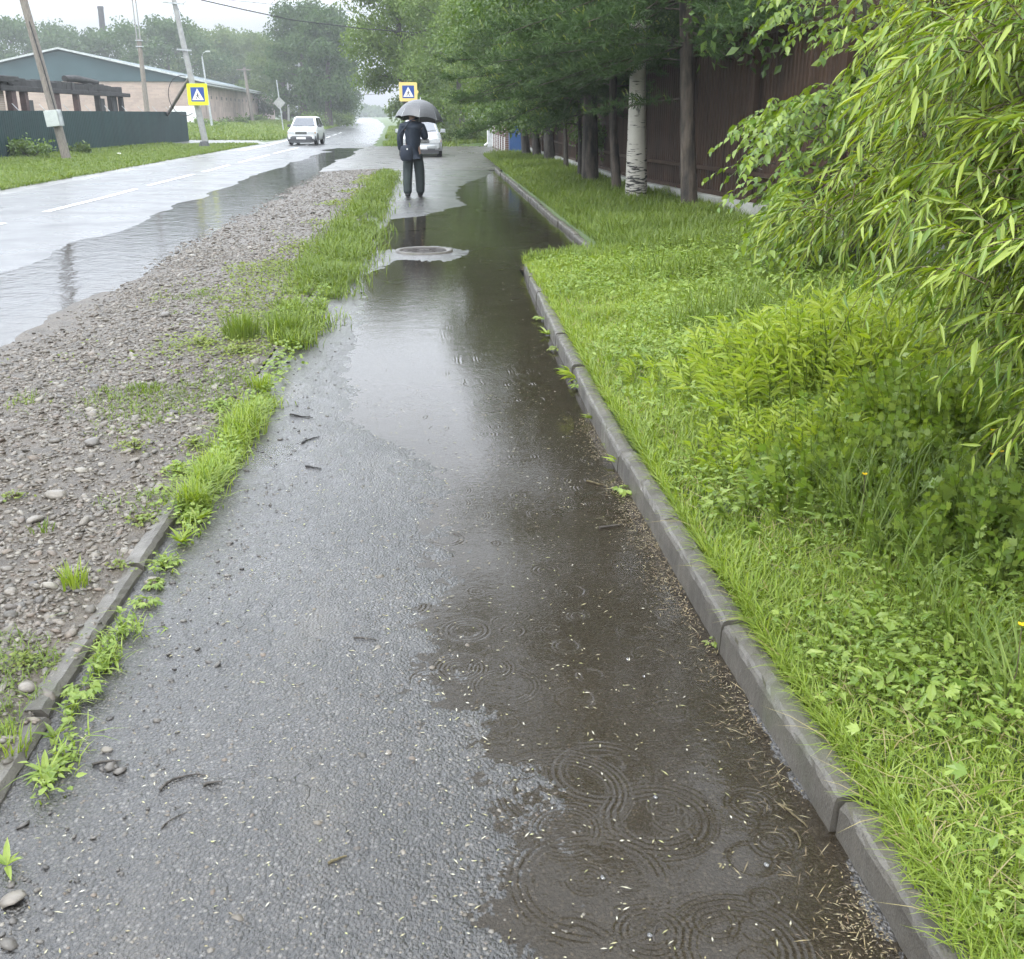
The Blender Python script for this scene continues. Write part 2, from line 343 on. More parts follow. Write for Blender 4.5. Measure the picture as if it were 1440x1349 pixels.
M['signwhite'] = pmat('sign_white', (.82, .82, .82), .4, var=.02)
M['signblack'] = pmat('sign_black', (.015, .015, .015), .5)
M['paper'] = pmat('white_scrap', (.8, .78, .72), .8)
# ------------------------------------------------------------------ camera, sky, sun
cd = bpy.data.cameras.new('camera'); cam = link(bpy.data.objects.new('camera', cd)); bpy.context.scene.camera = cam
cd.sensor_width = 36; cd.lens = 36; cd.clip_start = .05; cd.clip_end = 6000
cam.location = (0, 0, EYE); cam.rotation_euler = (PI / 2 - PITCH, 0, -YAW)
SUN_EL, SUN_AZ = math.radians(58), math.radians(215)      # azimuth clockwise from +Y
w = bpy.data.worlds.new('World'); bpy.context.scene.world = w; w.use_nodes = True; wt = w.node_tree; wt.nodes.clear()
def wn(ty, ins=None, **pr):
    nd = wt.nodes.new('ShaderNode' + ty)
    for k, v in pr.items(): setattr(nd, k, v)
    for k, v in (ins or {}).items():
        if isinstance(v, bpy.types.NodeSocket): wt.links.new(v, nd.inputs[k])
        else: nd.inputs[k].default_value = v
    return nd
sky = wn('TexSky'); sky.sky_type = 'NISHITA'; sky.sun_disc = False; sky.sun_elevation = SUN_EL; sky.sun_rotation = SUN_AZ
sky.air_density = 1.0; sky.dust_density = 4.0
gd = wn('TexCoord').outputs['Generated']; el = wn('SeparateXYZ', {0: gd}).outputs[2]
SKYR = [(0., .18), (.07, .25), (.12, .52), (.2, .98), (.4, 1.0), (1., .93)]
cr_ = wn('ValToRGB', {0: el}); e_ = cr_.color_ramp.elements
for i_, (p_, v_) in enumerate(SKYR):
    if i_ > 1: e_.new(p_)
for i_, (p_, v_) in enumerate(SKYR): e_[i_].position = p_; e_[i_].color = (v_, v_, v_, 1)
cie = wn('Math', {0: cr_.outputs[0], 1: 3.9}, operation='MULTIPLY').outputs[0]
cl = wn('TexNoise', {'Vector': wn('Mapping', {'Vector': gd, 'Scale': (1, 1, 2.6)}).outputs[0], 'Scale': 2.4, 'Detail': 5.}).outputs['Fac']
clm = wn('MapRange', {0: cl, 1: .3, 2: .7, 3: .86, 4: 1.1}).outputs[0]
k = wn('Math', {0: cie, 1: clm}, operation='MULTIPLY').outputs[0]
cloud = wn('VectorMath', {0: (6.65, 7.1, 7.75), 'Scale': k}, operation='SCALE').outputs[0]
mx = wn('Mix', {0: .90}, data_type='RGBA'); wt.links.new(sky.outputs[0], mx.inputs[6]); wt.links.new(cloud, mx.inputs[7])
bg = wn('Background', {'Color': mx.outputs[2], 'Strength': .1}); wt.links.new(bg.outputs[0], wn('OutputWorld').inputs['Surface'])
sd = bpy.data.lights.new('sun', 'SUN'); sd.energy = 1.5; sd.angle = math.radians(14); sd.color = (1, .97, .92)
so = link(bpy.data.objects.new('sun', sd)); so.location = (-8, -8, 20)
so.rotation_euler = (PI / 2 - SUN_EL, 0, PI - SUN_AZ)
sc = bpy.context.scene
sc.view_settings.view_transform = 'Standard'; sc.view_settings.look = 'None'; sc.view_settings.exposure = 0.38; sc.view_settings.gamma = 1
sc.cycles.use_denoising = True; sc.cycles.use_adaptive_sampling = True; sc.cycles.adaptive_threshold = .04
try: sc.cycles.denoiser = 'OPENIMAGEDENOISE'
except Exception: pass
sc.cycles.max_bounces = 5; sc.cycles.transparent_max_bounces = 8; sc.cycles.volume_bounces = 0; sc.cycles.diffuse_bounces = 2; sc.cycles.glossy_bounces = 3
sc.cycles.caustics_reflective = False; sc.cycles.caustics_refractive = False
# ------------------------------------------------------------------ terrain profile
RY = np.array([-20, 60, 84, 150, 337, 700.]); RO = np.array([0, 0, -.85, -3.0, -13., -40.])     # road bends gently left far off
def road_off(y): return np.interp(y, RY, RO)
XLY = [0, 1.66, 1.98, 2.32, 2.76, 3.31, 3.7, 4.2, 5.0, 5.3, 5.7, 7.85, 10, 12.26, 15.3, 16.5, 17.5, 18.2, 20.3, 22.7, 25.7, 30.9, 33]
XLX = [.2, .14, .12, .10, .03, -.03, 0, .03, -.06, -.35, -.5, -.62, -.7, -.78, -.95, -.72, -.72, -.11, .62, .5, .64, 1.7, 1.9]
def path_right(y): return np.interp(y, [0, 1.7, 3., 11.6, 12.3], [.95, .93, .9, .9, 1.9])
def lawn_z(x, y):
    return .085 + .03 * np.clip(x - 1, 0, 3) + .05 * fbm(x * 1.3, y * 1.3, 5, 3)
def ground_z(x, y):
    z = np.where(x > 1.5, lawn_z(x, y), 0.) + np.where(x < -9.5, .02 + .10 * fbm(x * .5, y * .5, 3, 3), 0.)
    z = z + np.clip((y - 72) / 25, 0, 1) * np.clip((-12.5 - (x - road_off(y))) / 6, 0, 1) * .55
    c = road_off(y)
    dip = (x > -9.55 + c) & (x < np.where(y < 58, path_right(y) + .145, -3.2 + c))
    dip = dip | ((y > 31) & (y < 58) & (x > -5) & (x < 3.25))
    return np.where(dip, -.16, np.where((x > .95) & (y < 11.7), lawn_z(x, y) - .01, z))
xs = np.unique(np.concatenate([-np.geomspace(20, 1500, 22), np.arange(-20, 9, .25), [1.0, 1.06, 2.035, 2.06], np.geomspace(9, 1500, 22)]))
ys = np.unique(np.concatenate([[-60, -30, -12], np.arange(-6, 62, .25), np.geomspace(62, 3000, 70)]))
V, F = grid(xs, ys, ground_z); tag(nmesh('ground', V, F, M['ground'], smooth=True), kind='structure')
# road
def road_z(x, y):
    return -.052 * np.clip((x + 6.8) / 2.8, 0, 1) - .02 * np.clip((-6.8 - x) / 2.8, 0, 1) + .026 * fbm(x * .9, y * .30, 9, 5) + .006
u = np.linspace(-9.6, -2.9, 68); ys = np.concatenate([np.arange(-6, 62, .2), np.geomspace(62, 900, 60)])
V, F = grid(u, ys, road_z); V[:, 0] += road_off(V[:, 1]); V[V[:, 1] > 60, 2] += .004
tag(nmesh('road', V, F, M['road'], smooth=True), kind='structure')
# broad side lane on the left, joining beyond the green fence
V, F = grid(np.linspace(-60, -9.4, 60), np.linspace(61, 71, 12), lambda x, y: .05 + .02 * fbm(x, y, 8) - .04 * np.clip((x + 13) / 3, 0, 1))
tag(nmesh('side_lane', V, F, M['drive'], smooth=True), kind='structure')
# gravel verge
def verge_z(x, y):
    return np.interp(-1.2 - x, [-.04, 0, .7, 2.0, 3.2], [.062, .066, .052, -.026, -.09]) + .034 * fbm(x * 2.2, y * 1.1, 21, 5)
V, F = grid(np.append(np.arange(-4.4, -1.2, .04), [-1.185, -1.16]), np.unique(np.concatenate([np.arange(-4, 14, .05), np.arange(14, 33.2, .12)])), verge_z)
tag(nmesh('gravel_verge', V, F, M['bed'], smooth=True), kind='structure')
# driveway apron where path, verge and yard entrance meet
V, F = grid(np.linspace(-5, 3.3, 70), np.linspace(32.98, 58, 110), lambda x, y: .012 + .03 * fbm(x * .8, y * .5, 31, 4) - .07 * np.clip((-2.6 - x) / 1.6, 0, 1))
tag(nmesh('driveway', V, F, M['drive'], smooth=True), kind='structure')
# footpath
def path_z(x, y):
    s = np.interp(y, XLY, XLX) - x + .16 * fbm(x * 3, y * 3, 41, 4)
    z = np.clip(np.interp(y, [4.6, 5.6], [.017, .042]) * s, -.020, .018) + .012 * np.clip((-.75 - x) / .35, 0, 1)
    z = z + .0070 * fbm(x * 14, y * 14, 43, 3) + .006 * fbm(x * 2, y * 2, 44, 3) + .0056 * fbm(x * 75, y * 75, 48, 2)
    z = z + .036 * np.exp(-(((x + .06) / .62) ** 2 + ((y - 13.05) / 1.0) ** 2)) + .016 * fbm(x * 3.3, y * 1.6, 49, 4) * np.exp(-((y - 13) / 2.2) ** 2)
    return z + .028 * np.exp(-((x - .95) / .09) ** 2) * (y < 5.2) * (.6 + fbm(x * 4, y * 4, 47))
u = np.linspace(0, 1, 230); ys = np.concatenate([np.arange(-4, 1.1, .06), np.geomspace(1.1, 33, 900)])
V, F = grid(u, ys, lambda a, b: 0 * a)
V[:, 0] = -1.155 + V[:, 0] * (path_right(V[:, 1]) + .03 + 1.155); V[:, 2] = path_z(V[:, 0], V[:, 1])
tag(nmesh('path', V, F, M['path'], smooth=True), kind='structure')
# ------------------------------------------------------------------ puddles
rip = []
def ring(px, py, Rpx, n=2, A=1.0, lam=.013, fade=.5):
    x, y = gp(px, py); d = math.hypot(math.hypot(x, y), EYE); R = Rpx * d / FPX
    rip.append((x, y, R, n, A * .0017, lam, fade))
for a in [(790, 1113, 78, 4, 1.0, .015), (795, 1165, 42, 3, 1.), (925, 1152, 62, 3, 1.15, .018), (935, 1135, 18, 2, .9, .012), (735, 1182, 20, 2, 1., .012), (830, 1240, 95, 3, .9, .018), (825, 1238, 22, 2, .9, .012),
          (915, 1312, 38, 3, 1.1, .015), (1040, 1335, 72, 4, 1.1, .016), (800, 1345, 60, 2, .9, .02), (710, 965, 42, 2, .8), (690, 1016, 12, 1, .8, .01), (715, 1016, 14, 1, .8, .01), (890, 888, 20, 2, .7, .012), (790, 835, 8, 1, .8, .012),
          (775, 885, 12, 1, .8, .012), (708, 875, 16, 1, 1., .012), (733, 866, 11, 1, .8, .012), (645, 940, 26, 4, 1., .014), (690, 940, 26, 2, .8, .014), (845, 1085, 60, 2, .8, .02), (640, 690, 20, 2, .7), (635, 708, 24, 2, .8), (660, 725, 26, 2, .7), (760, 722, 18, 1, .6), (620, 619, 18, 1, .7), (575, 620, 16, 1, .7)]: ring(*a)
for i in range(130):
    y = 1.5 * math.exp(rng.random() * 2.1); x = rng.uniform(-.6, .85); rip.append((x, y, rng.uniform(.008, .05) * (1 + .12 * y), int(rng.integers(1, 3)), .0011 * (1 + .10 * y), .013 * (1 + .1 * y), .5))
cx = np.concatenate([np.arange(-1.05, -.12, .012), np.arange(-.12, .955, .0026)])
ys = np.concatenate([np.arange(-2, 1.25, .1), np.geomspace(1.26, 5.0, 1050), np.geomspace(5.01, 6.5, 130), np.geomspace(6.56, 33, 220)])
V, F = grid(cx, ys, lambda a, b: 0 * a)
H = np.zeros(len(V))
for x, y, R, n, A, lam, fade in rip:
    ext = R + n * lam + .03; idx = np.nonzero((np.abs(V[:, 0] - x) < ext) & (np.abs(V[:, 1] - y) < ext))[0]
    if len(idx) == 0: continue
    r = np.hypot(V[idx, 0] - x, V[idx, 1] - y); th = np.arctan2(V[idx, 1] - y, V[idx, 0] - x)
    env = np.exp(-np.abs((r - R) / (n * lam * .55)) ** 2.2) * np.clip(.5 + .9 * fbm(np.cos(th) * 1.6 + x * 50, np.sin(th) * 1.6 + y * 50, 7, 3) * 2, 0, 1.1); r = r + .004 * fbm(np.cos(th) * 2 + x * 9, np.sin(th) * 2 + y * 9, 8, 2)
    H[idx] += A * np.sin(2 * PI * (r - R) / lam) * env
V[:, 2] = H * np.clip((9.5 - V[:, 1]) / 3, 0, 1) + .0005 * fbm(V[:, 0] * 20, V[:, 1] * 20, 55, 2) * np.clip(.4 + 2.4 * fbm(V[:, 0] * 3, V[:, 1] * 3, 57, 3), .2, 1.6) * np.clip((4.5 - V[:, 1]) / 2, 0, 1)
V2, F2 = grid(np.linspace(.956, 1.93, 60), np.arange(11.62, 33, .08), lambda a, b: 0 * a)
Vw, Fw, _ = cat([(V, F), (V2, F2)])
tag(nmesh('puddle_water', Vw, Fw, M['water'], smooth=True), kind='structure')
V, F = grid(np.linspace(-6.3, -2.4, 40), np.linspace(-3, 56, 300), lambda x, y: -.0275 + 0 * x)
tag(nmesh('road_puddle_water', V, F, M['water_road'], smooth=True), kind='structure')
# ------------------------------------------------------------------ painted centre line: each dash
ORD = ['first', 'second', 'third', 'fourth', 'fifth', 'sixth', 'seventh', 'eighth', 'ninth', 'tenth', 'eleventh', 'twelfth', 'thirteenth', 'fourteenth', 'fifteenth', 'sixteenth', 'seventeenth', 'eighteenth', 'nineteenth', 'twentieth', 'twenty-first', 'twenty-second', 'twenty-third', 'twenty-fourth', 'twenty-fifth', 'twenty-sixth', 'twenty-seventh', 'twenty-eighth']
dashes = []
for y0, y1 in [(12.0, 17.3), (19.2, 25.1), (26.3, 31.2), (32.6, 36.8), (38.9, 46), (47.5, 56)] + [(60 + k * 9, 65 + k * 9) for k in range(5)]:
    V, F = grid(np.array([-6.9, -6.83, -6.76]), np.linspace(y0, y1, 16), lambda x, y: road_z(x, y) + .007)
    V[:, 0] += road_off(V[:, 1]) + .02 * fbm(V[:, 1] * 3, V[:, 0] * 9, 4); dashes.append((V, F))
V, F, _ = cat(dashes); V[V[:, 1] > 60, 2] += .004
tag(nmesh('centre_line_marking', V, F, M['paint']), kind='structure')
V, F = grid(np.linspace(-9.2, -8.9, 3), np.linspace(52, 75, 20), lambda x, y: road_z(x, y) + .012); V[:, 0] += road_off(V[:, 1])
tag(nmesh('edge_line_marking', V, F, M['paint']), kind='structure')
V, F = grid(np.linspace(-10.0, -9.25, 9), np.arange(-4, 61, .25), lambda x, y: .03 * np.clip((-9.3 - x) / .4, 0, 1) - .018 + .006 + .014 * fbm(x * 3, y, 77) - .03 * (x > -9.28)); V[:, 0] += .12 * fbm(V[:, 1] * .7, V[:, 1] * 0, 6)
tag(nmesh('road_shoulder', V, F, M['drive'], smooth=True), kind='structure')
# ------------------------------------------------------------------ kerb stones, each a thing
def kerb_mesh(L, wd, ht, seed):
    r = np.random.default_rng(seed); ny = max(8, int(L / .035))
    b = .016; prof = [(0, -.14), (.009, ht - b * 1.2), (.009 + b * .35, ht - b * .3), (b + .009, ht), (wd * .6, ht + .002), (wd - b, ht), (wd, ht - b), (wd, -.14)]
    rings = []
    for i in range(ny + 1):
        y = L * i / ny; e = min(i, ny - i); en = .006 if e == 0 else 0
        rg = []
        for j, (x, z) in enumerate(prof):
            k = 0 if z < 0 else 1
            rg.append(Vector((x + k * r.normal() * .0012, y, z - en * k + k * r.normal() * .0012 - (k * r.random() ** 9 * .011 if j in (2, 3) else 0))))
        rings.append(rg)
    m = MB(); m.loft(rings, smooth=False); return m
def kerb_row(pts, wd, ht, fmt, group, Ls, seed, gap=.013, side=0):
    d = 0; i = 0; P = [Vector(p) for p in pts]; seg = [(P[k + 1] - P[k]).length for k in range(len(P) - 1)]; tot = sum(seg); r = np.random.default_rng(seed); r2 = []
    while d < tot - .15:
        L = min(Ls(i), tot - d); a = d; k = 0
        while k < len(seg) - 1 and a > seg[k]: a -= seg[k]; k += 1
        p = P[k] + (P[k + 1] - P[k]).normalized() * a; a2 = d + L; k2 = 0
        while k2 < len(seg) - 1 and a2 > seg[k2]: a2 -= seg[k2]; k2 += 1
        t = (P[k2] + (P[k2 + 1] - P[k2]).normalized() * a2 - p).normalized()
        o = kerb_mesh(L - gap, wd, ht, seed * 100 + i).build('kerb_stone', M['kerb'])
        o.location = (p.x + r.normal() * .006, p.y, p.z + r.normal() * .006); o.rotation_euler = (r.normal() * .006, r.normal() * .015, math.atan2(-t.x, t.y) + r.normal() * .006)
        tag(o, fmt % ORD[i], 'kerb stone', group); d += L; i += 1; r2.append(o)
    return r2
LR = [1.0, 1.0, 1.0, .9, .88, .9, 1.0, .85, 1.0, .95, 1.0, 1.0, 1.0, 1.0]
kerb_row([(.965, -1.0, 0), (.935, 1.7, 0), (.885, 3.0, 0), (.865, 4.4, 0), (.868, 5.8, 0), (.885, 7.6, 0), (.99, 11.62, 0)], .098, .104, '%s raised kerb stone along the lawn, counted from the near end', 'kerb stones along the lawn', lambda i: LR[min(i, 13)], 3)
kerb_row([(1.945, 12.5, -.03), (1.945, 33.2, -.03)], .09, .095, '%s kerb stone past the gap, beside the tree row', 'kerb stones along the tree row', lambda i: 1.0, 4)
kerb_row([(-1.20, -.4, 0), (-1.195, 4.0, 0), (-1.165, 7.0, 0), (-1.165, 27.5, 0)], .085, .068, '%s sunken kerb stone between gravel and path, from the near end', 'sunken kerb stones beside the gravel', lambda i: 1.0, 5)
# ------------------------------------------------------------------ gravel stones, grit and litter
ICO_V = None
def ico(sub):
    import bmesh
    bm = bmesh.new(); bmesh.ops.create_icosphere(bm, subdivisions=sub, radius=1)
    v = np.array([x.co[:] for x in bm.verts]); f = np.array([[x.index for x in y.verts] for y in bm.faces]); bm.free(); return v, f
IC1 = ico(1); IC2 = ico(2)
def rocks(P, S, flat, seed=0, tp=IC1, tilt=.25):
    n = len(P); v, f = tp; r = np.random.default_rng(seed)
    sc3 = np.stack([S * r.uniform(.7, 1.35, n), S * r.uniform(.6, 1., n), S * flat * r.uniform(.6, 1.2, n)], -1)
    an = r.uniform(0, 2 * PI, n); c, s = np.cos(an)[:, None], np.sin(an)[:, None]
    jit = 1 + r.normal(size=(n, len(v), 1)) * .13
    L = v[None] * jit * sc3[:, None]
    t1 = r.normal(size=n)[:, None] * tilt; t2 = r.normal(size=n)[:, None] * tilt
    x, y, z = L[..., 0], L[..., 1], L[..., 2]; z = z + x * t1 + y * t2
    V = np.stack([x * c - y * s, x * s + y * c, z], -1) + P[:, None]
    return V.reshape(-1, 3), (f[None] + (np.arange(n) * len(v))[:, None, None]).reshape(-1, 3)
def scatter(n, x0, x1, y0, y1, pw=1.0):
    u = rng.random(n); y = y0 * (y1 / y0) ** (u ** pw) if y0 > 0 else y0 + (y1 - y0) * u
    return rng.uniform(x0, x1, n), y
x, y = scatter(52000, -3.5, -1.14, 2.0, 14); z = verge_z(x, y)
keep = (x > -2.9 - .4 * rng.random(len(x))) & (fbm(x * 1.3, y * .8, 61, 4) > -.20 + .34 * (rng.random(len(x)) - .6)) & ((x < -1.25) | (rng.random(len(x)) < .25))
x, y, z = x[keep], y[keep], z[keep]
S = np.clip(np.exp(rng.normal(-4.75, .45, len(x))), .0035, .034) * (1 + .022 * y)
a1 = rocks(np.stack([x, y, z + S * .12], -1), S, .42, 1)
x, y = scatter(9000, -3.45, -1.3, 12, 33); z = verge_z(x, y); S = np.exp(rng.normal(-4.2, .35, len(x))) * (1 + .008 * y)
a2 = rocks(np.stack([x, y, z + S * .1], -1), S, .4, 2)
V, F, mi = cat([a1, a2]); tag(nmesh('gravel', V, F, M['stones'], smooth=True), 'loose grey brown river gravel between the road and the path', 'gravel', kind='stuff')
BIG = [(80, 700, .042, 'brownish flat stone in the gravel by the left edge of the photo'), (50, 735, .036, 'pale grey flat stone nearest the left edge of the photo'), (180, 640, .03, 'grey oval stone among small gravel below a pale weed'), (525, 717 - 40, .0, ''), (215, 812, .034, 'pale rounded stone touching the sunken kerb'), (195, 640, .0, ''), (120, 740, .03, 'long pale stone lying flat in the gravel'), (130, 628, .045, 'dark grey slab of stone in the middle of the gravel'), (190, 652, .028, 'reddish brown stone in the gravel'), (15, 1254, .028, 'pale grey pebble under a weed in the lower left corner'), (148, 1044, .017, 'small round grey pebble on the path beside a rosette weed'), (40, 975, .03, 'whitish rounded stone left of the sunken kerb'), (232, 443, .05, 'dark block of stone near the road puddle')]
for i, (px, py, s, lb) in enumerate(BIG):
    if s == 0: continue
    x, y = gp(px, py, .05); zz = float(verge_z(np.array([x]), np.array([y]))[0]) if x < -1.2 else float(path_z(np.array([x]), np.array([y]))[0])
    v, f = rocks(np.array([[0, 0, 0.]]), np.array([s]), .5, 50 + i, IC2, .1)
    v = v + rng.normal(size=v.shape) * s * .012
    o = nmesh('stone', v, f, M['grit'] if 'dark' in lb else M['stones'], smooth=True); o.location = (x, y, zz + s * .25); tag(o, lb, 'stone', 'larger stones lying on the gravel')
# dark grit washed onto the path
x, y = scatter(5200, -1.10, .95, 1.5, 13); lim = np.interp(y, [1, 3, 5, 8, 13], [-.82, -.8, -.7, -.62, -.7])
keep = (x < lim + np.abs(rng.normal(size=len(x))) * .10) | (rng.random(len(x)) < .012); x, y = x[keep], y[keep]; z = path_z(x, y)
ok = z > .002; x, y, z = x[ok], y[ok], z[ok]; S = np.exp(rng.normal(-5.45, .5, len(x))) * (1 + .03 * y)
V, F = rocks(np.stack([x, y, z + S * .05], -1), S, .42, 3); tag(nmesh('grit', V, F, M['grit'], smooth=True), 'dark grit and crumbs washed onto the path edge', 'grit', kind='stuff')
# embedded pale aggregate in the worn path surface
x, y = scatter(4200, -1.1, .6, 1.45, 5); z = path_z(x, y); ok = z > -.003; x, y, z = x[ok], y[ok], z[ok]; S = np.exp(rng.normal(-5.5, .42, len(x)))
V, F = rocks(np.stack([x, y, z - S * .18], -1), S, .5, 4, IC1, .1)
tag(nmesh('path_aggregate', V, F, M['stones'], smooth=True), 'pebbles showing in the worn asphalt of the path', 'aggregate', kind='stuff')
# seed scales and small leaves
lp = []
y = 1.45 * np.exp(rng.random(7500) * 1.35); x = np.interp(y, [1.7, 3.], [.93, .88]) - np.abs(rng.normal(size=7500)) * .065
z = np.maximum(path_z(x, y), .001) + rng.random(len(x)) * .010; dd = fbm(y * 3, y * 0, 71) + .15 - (.9 - x) * 1.2 > rng.random(len(x)) * .3 - .12
dd = dd & (rng.random(len(x)) < np.interp(y, [1.4, 2.2, 4.5], [.25, .8, 1.])); lp.append((x[dd], y[dd], z[dd], .0075))
x, y = scatter(2800, -1.05, .75, 1.45, 6.5); z = np.maximum(path_z(x, y), .0012) + .002
ok = (rng.random(len(x)) < .55) | (np.abs(x - np.interp(y, XLY, XLX)) < .06); lp.append((x[ok], y[ok], z[ok], .0092))
x, y = scatter(900, -.6, .86, 3.5, 20); z = np.maximum(path_z(x, y), .0012) + .001; lp.append((x, y, z, .008))
x = rng.uniform(.98, 1.95, 900); y = 11.62 + (x - .98) * .75 + rng.normal(size=900) * .1; lp.append((x, y, np.maximum(path_z(x, y), .001) + .004, .012))
vs = []
for il, (x, y, z, L) in enumerate(lp):
    n = len(x); D = rdir(n); D[:, 2] *= .15; N = rdir(n) * .35; N[:, 2] += 1
    vs.append(leaves(np.stack([x, y, z], -1), D, N, L * np.exp(rng.normal(size=n) * .4) * (1 + .06 * y), L * .4 * (1 + .06 * y), T_QUAD) + (1 if il in (1, 2) else 0,))
x = .88 - np.abs(rng.normal(size=420)) * .07; y = 1.5 * np.exp(rng.random(420) * 1.25); D = rdir(420); D[:, 2] *= .12; vs.append(leaves(np.stack([x, y, np.maximum(path_z(x, y), .001) + .006 + .006 * rng.random(420)], -1), D, rdir(420) * .3 + [0, 0, 1.], np.exp(rng.normal(-3.5, .4, 420)), .0022, T_QUAD))
V, F, mi = cat(vs); tag(nmesh('leaf_litter', V, F, [M['litter'], M['petal']], mi=mi), 'pale fallen seed scales and small leaves along puddle and kerb', 'litter', kind='stuff')
def twig(px, py, qx, qy, r, lb, sag=.12, mat='bark', gr='twigs fallen on the path', wz=None):
    x, y = gp(px, py); x2, y2 = gp(qx, qy); a = Vector((x, y)); b = Vector((x2, y2)); d = b - a; nn = Vector((-d.y, d.x)); pts = []
    for i in range(7):
        t = i / 6; p = a + d * t + nn * sag * math.sin(t * PI) + nn * .02 * math.sin(t * 9)
        zz = float(path_z(np.array([p.x]), np.array([p.y]))[0]) if wz is None else wz
        pts.append((p.x - a.x, p.y - a.y, max(zz, 0) + r * .9))
    o = MB().tube(pts, [r * (1 - .5 * i / 6) for i in range(7)], 6).build('twig', M[mat]); o.location = (a.x, a.y, 0); tag(o, lb, 'twig', gr)
twig(226, 1118, 290, 1097, .0035, 'dark curved twig on the wet path left of a short straight one', .25)
twig(287, 1112, 313, 1107, .004, 'short dark straight twig right of the curved one'); twig(132, 1088, 172, 1082, .004, 'dark twig reaching out from the rosette weed at the sunken kerb')
twig(408, 589, 440, 591, .006, 'dark stick on the pale wet asphalt beside the grass strip', .05, 'char'); twig(498, 900, 532, 902, .0025, 'thin dark twig in the middle of the path', .08)
twig(1095, 1132, 1135, 1165, .0035, 'pale twig soaked in the puddle beside the raised kerb', .05, 'twig'); twig(1110, 1165, 1122, 1195, .003, 'crooked pale twig at the puddle edge below a longer twig', .2, 'twig')
twig(825, 678, 855, 686, .006, 'pale stick floating in the puddle by the raised kerb', .03, 'twig'); twig(843, 744, 872, 740, .006, 'brown stick floating nearest the kerb debris', .03)
twig(920, 1325, 926, 1300, .002, 'tiny dark twig in the lower middle of the puddle', .1); twig(462, 1218, 488, 1208, .004, 'pale split twig at the bottom middle of the path', .04, 'twig')
twig(425, 628, 450, 618, .005, 'dark twig lying in the grit beside the puddle', .1, 'char'); twig(430, 660, 452, 664, .005, 'dark twig below another on the grit', .05, 'char'); twig(228, 1172, 262, 1150, .002, 'thin forked twig by the lower left weeds', .1)
BUBM = NT('water_bubble'); _g = BUBM.n('BsdfGlossy', {'Roughness': .03}).outputs[0]
M['bubble'] = BUBM.done(BUBM.n('MixShader', {0: BUBM.math('ADD', BUBM.n('Fresnel', {'IOR': 1.45}).outputs[0], .12), 1: BUBM.n('BsdfTransparent', {}).outputs[0], 2: _g}).outputs[0])
for px, py, r, lb in [(1078, 1217, .011, 'largest rain bubble, alone on the dark puddle near the kerb'), (848, 1235, .010, 'rain bubble beside a ring of ripples in the puddle'), (883, 928, .010, 'rain bubble on the dark puddle nearest the middle of the kerb'), (922, 1122, .010, 'rain bubble at the top of a wide ripple'), (914, 1316, .010, 'rain bubble in the middle of the lowest small ripple'), (906, 952, .008, 'small rain bubble below another in the dark puddle')]:
    x, y = gp(px, py); r *= .75; m = MB(); m.lathe([(r * math.cos(a), r * .85 * math.sin(a)) for a in [0, .3, .6, .9, 1.2, 1.45, 1.56]], n=14); o = m.build('bubble', M['bubble']); o.location = (x, y, .0004); tag(o, lb, 'bubble', 'rain bubbles on the puddle')
# manhole cover on its raised collar
m = thing('manhole_cover', 'round iron manhole cover on a raised mound in the flooded path', 'manhole', (-.12, 13.2, .016))
mm = MB(); mm.lathe([(0, .012), (.05, .012), (.06, .008), (.22, .008), (.23, .012), (.275, .012), (.285, 0)], n=32)
for i in range(8): mm.box((.15 * math.cos(i * PI / 4), .15 * math.sin(i * PI / 4), .011), (.11, .018, .006), rz=i * PI / 4)
mm.build('lid', M['iron'], m); mm = MB(); mm.lathe([(.29, -.05), (.30, .014), (.36, .016), (.38, -.05)], n=32); mm.build('rim', M['kerb'], m)
# ------------------------------------------------------------------ left side: sheet fence, ruin, warehouse
def sheet_wall(m, a, b, z0, z1, pitch, dep, rise=0.0, mi=0):
    a = Vector((a[0], a[1], 0)); b = Vector((b[0], b[1], 0)); d = (b - a); L = d.length; d.normalize(); n = Vector((-d.y, d.x, 0)); k = int(L / pitch); pr = []
    for i in range(k):
        for t, o in ((0, 0), (.34, 0), (.46, dep), (.84, dep)): pr.append(a + d * (i + t) * pitch + n * o)
    pr.append(b); vs = []
    for p in pr:
        t = (p - a).length / L; vs += [(p.x, p.y, z0 + rise * t), (p.x, p.y, z1 + rise * t)]
    q = len(vs)
    for p in pr:
        t = (p - a).length / L; vs += [(p.x + n.x * .004, p.y + n.y * .004, z0 + rise * t), (p.x + n.x * .004, p.y + n.y * .004, z1 + rise * t)]
    fs = [(2 * i, 2 * i + 2, 2 * i + 3, 2 * i + 1) for i in range(len(pr) - 1)] + [(q + 2 * i + 1, q + 2 * i + 3, q + 2 * i + 2, q + 2 * i) for i in range(len(pr) - 1)]
    m.add(vs, fs, mi)
t = thing('sheet_fence', 'long dark teal corrugated sheet fence along the grass verge', 'fence', (-15.35, 52, 0))
def rel(o, m):
    m.v = [(x - o.location.x, y - o.location.y, z - o.location.z) for x, y, z in m.v]; return m
m = MB(); sheet_wall(m, (-14.9, 67.9), (-16.15, 34), .02, 1.76, .2, -.013); sheet_wall(m, (-19.5, 68.6), (-14.9, 67.95), .02, 1.74, .25, -.022); rel(t, m).build('panel', M['greenfence'], t)
for i in range(14):
    f = i / 13; x = -16.2 + 1.25 * f; y = 34 + 33.9 * f; rel(t, MB().box((x - .09, y, .87), (.06, .06, 1.74))).build('post', M['galv'], t)
for i in range(10):
    f = .28 + i * .078; x = -16.15 + 1.25 * f; y = 34 + 33.9 * f
    rel(t, MB().tube([(x - .05, y, 1.72), (x - .28, y - .1, 2.02)], .016, 5)).build('wire_bracket', M['galv'], t)
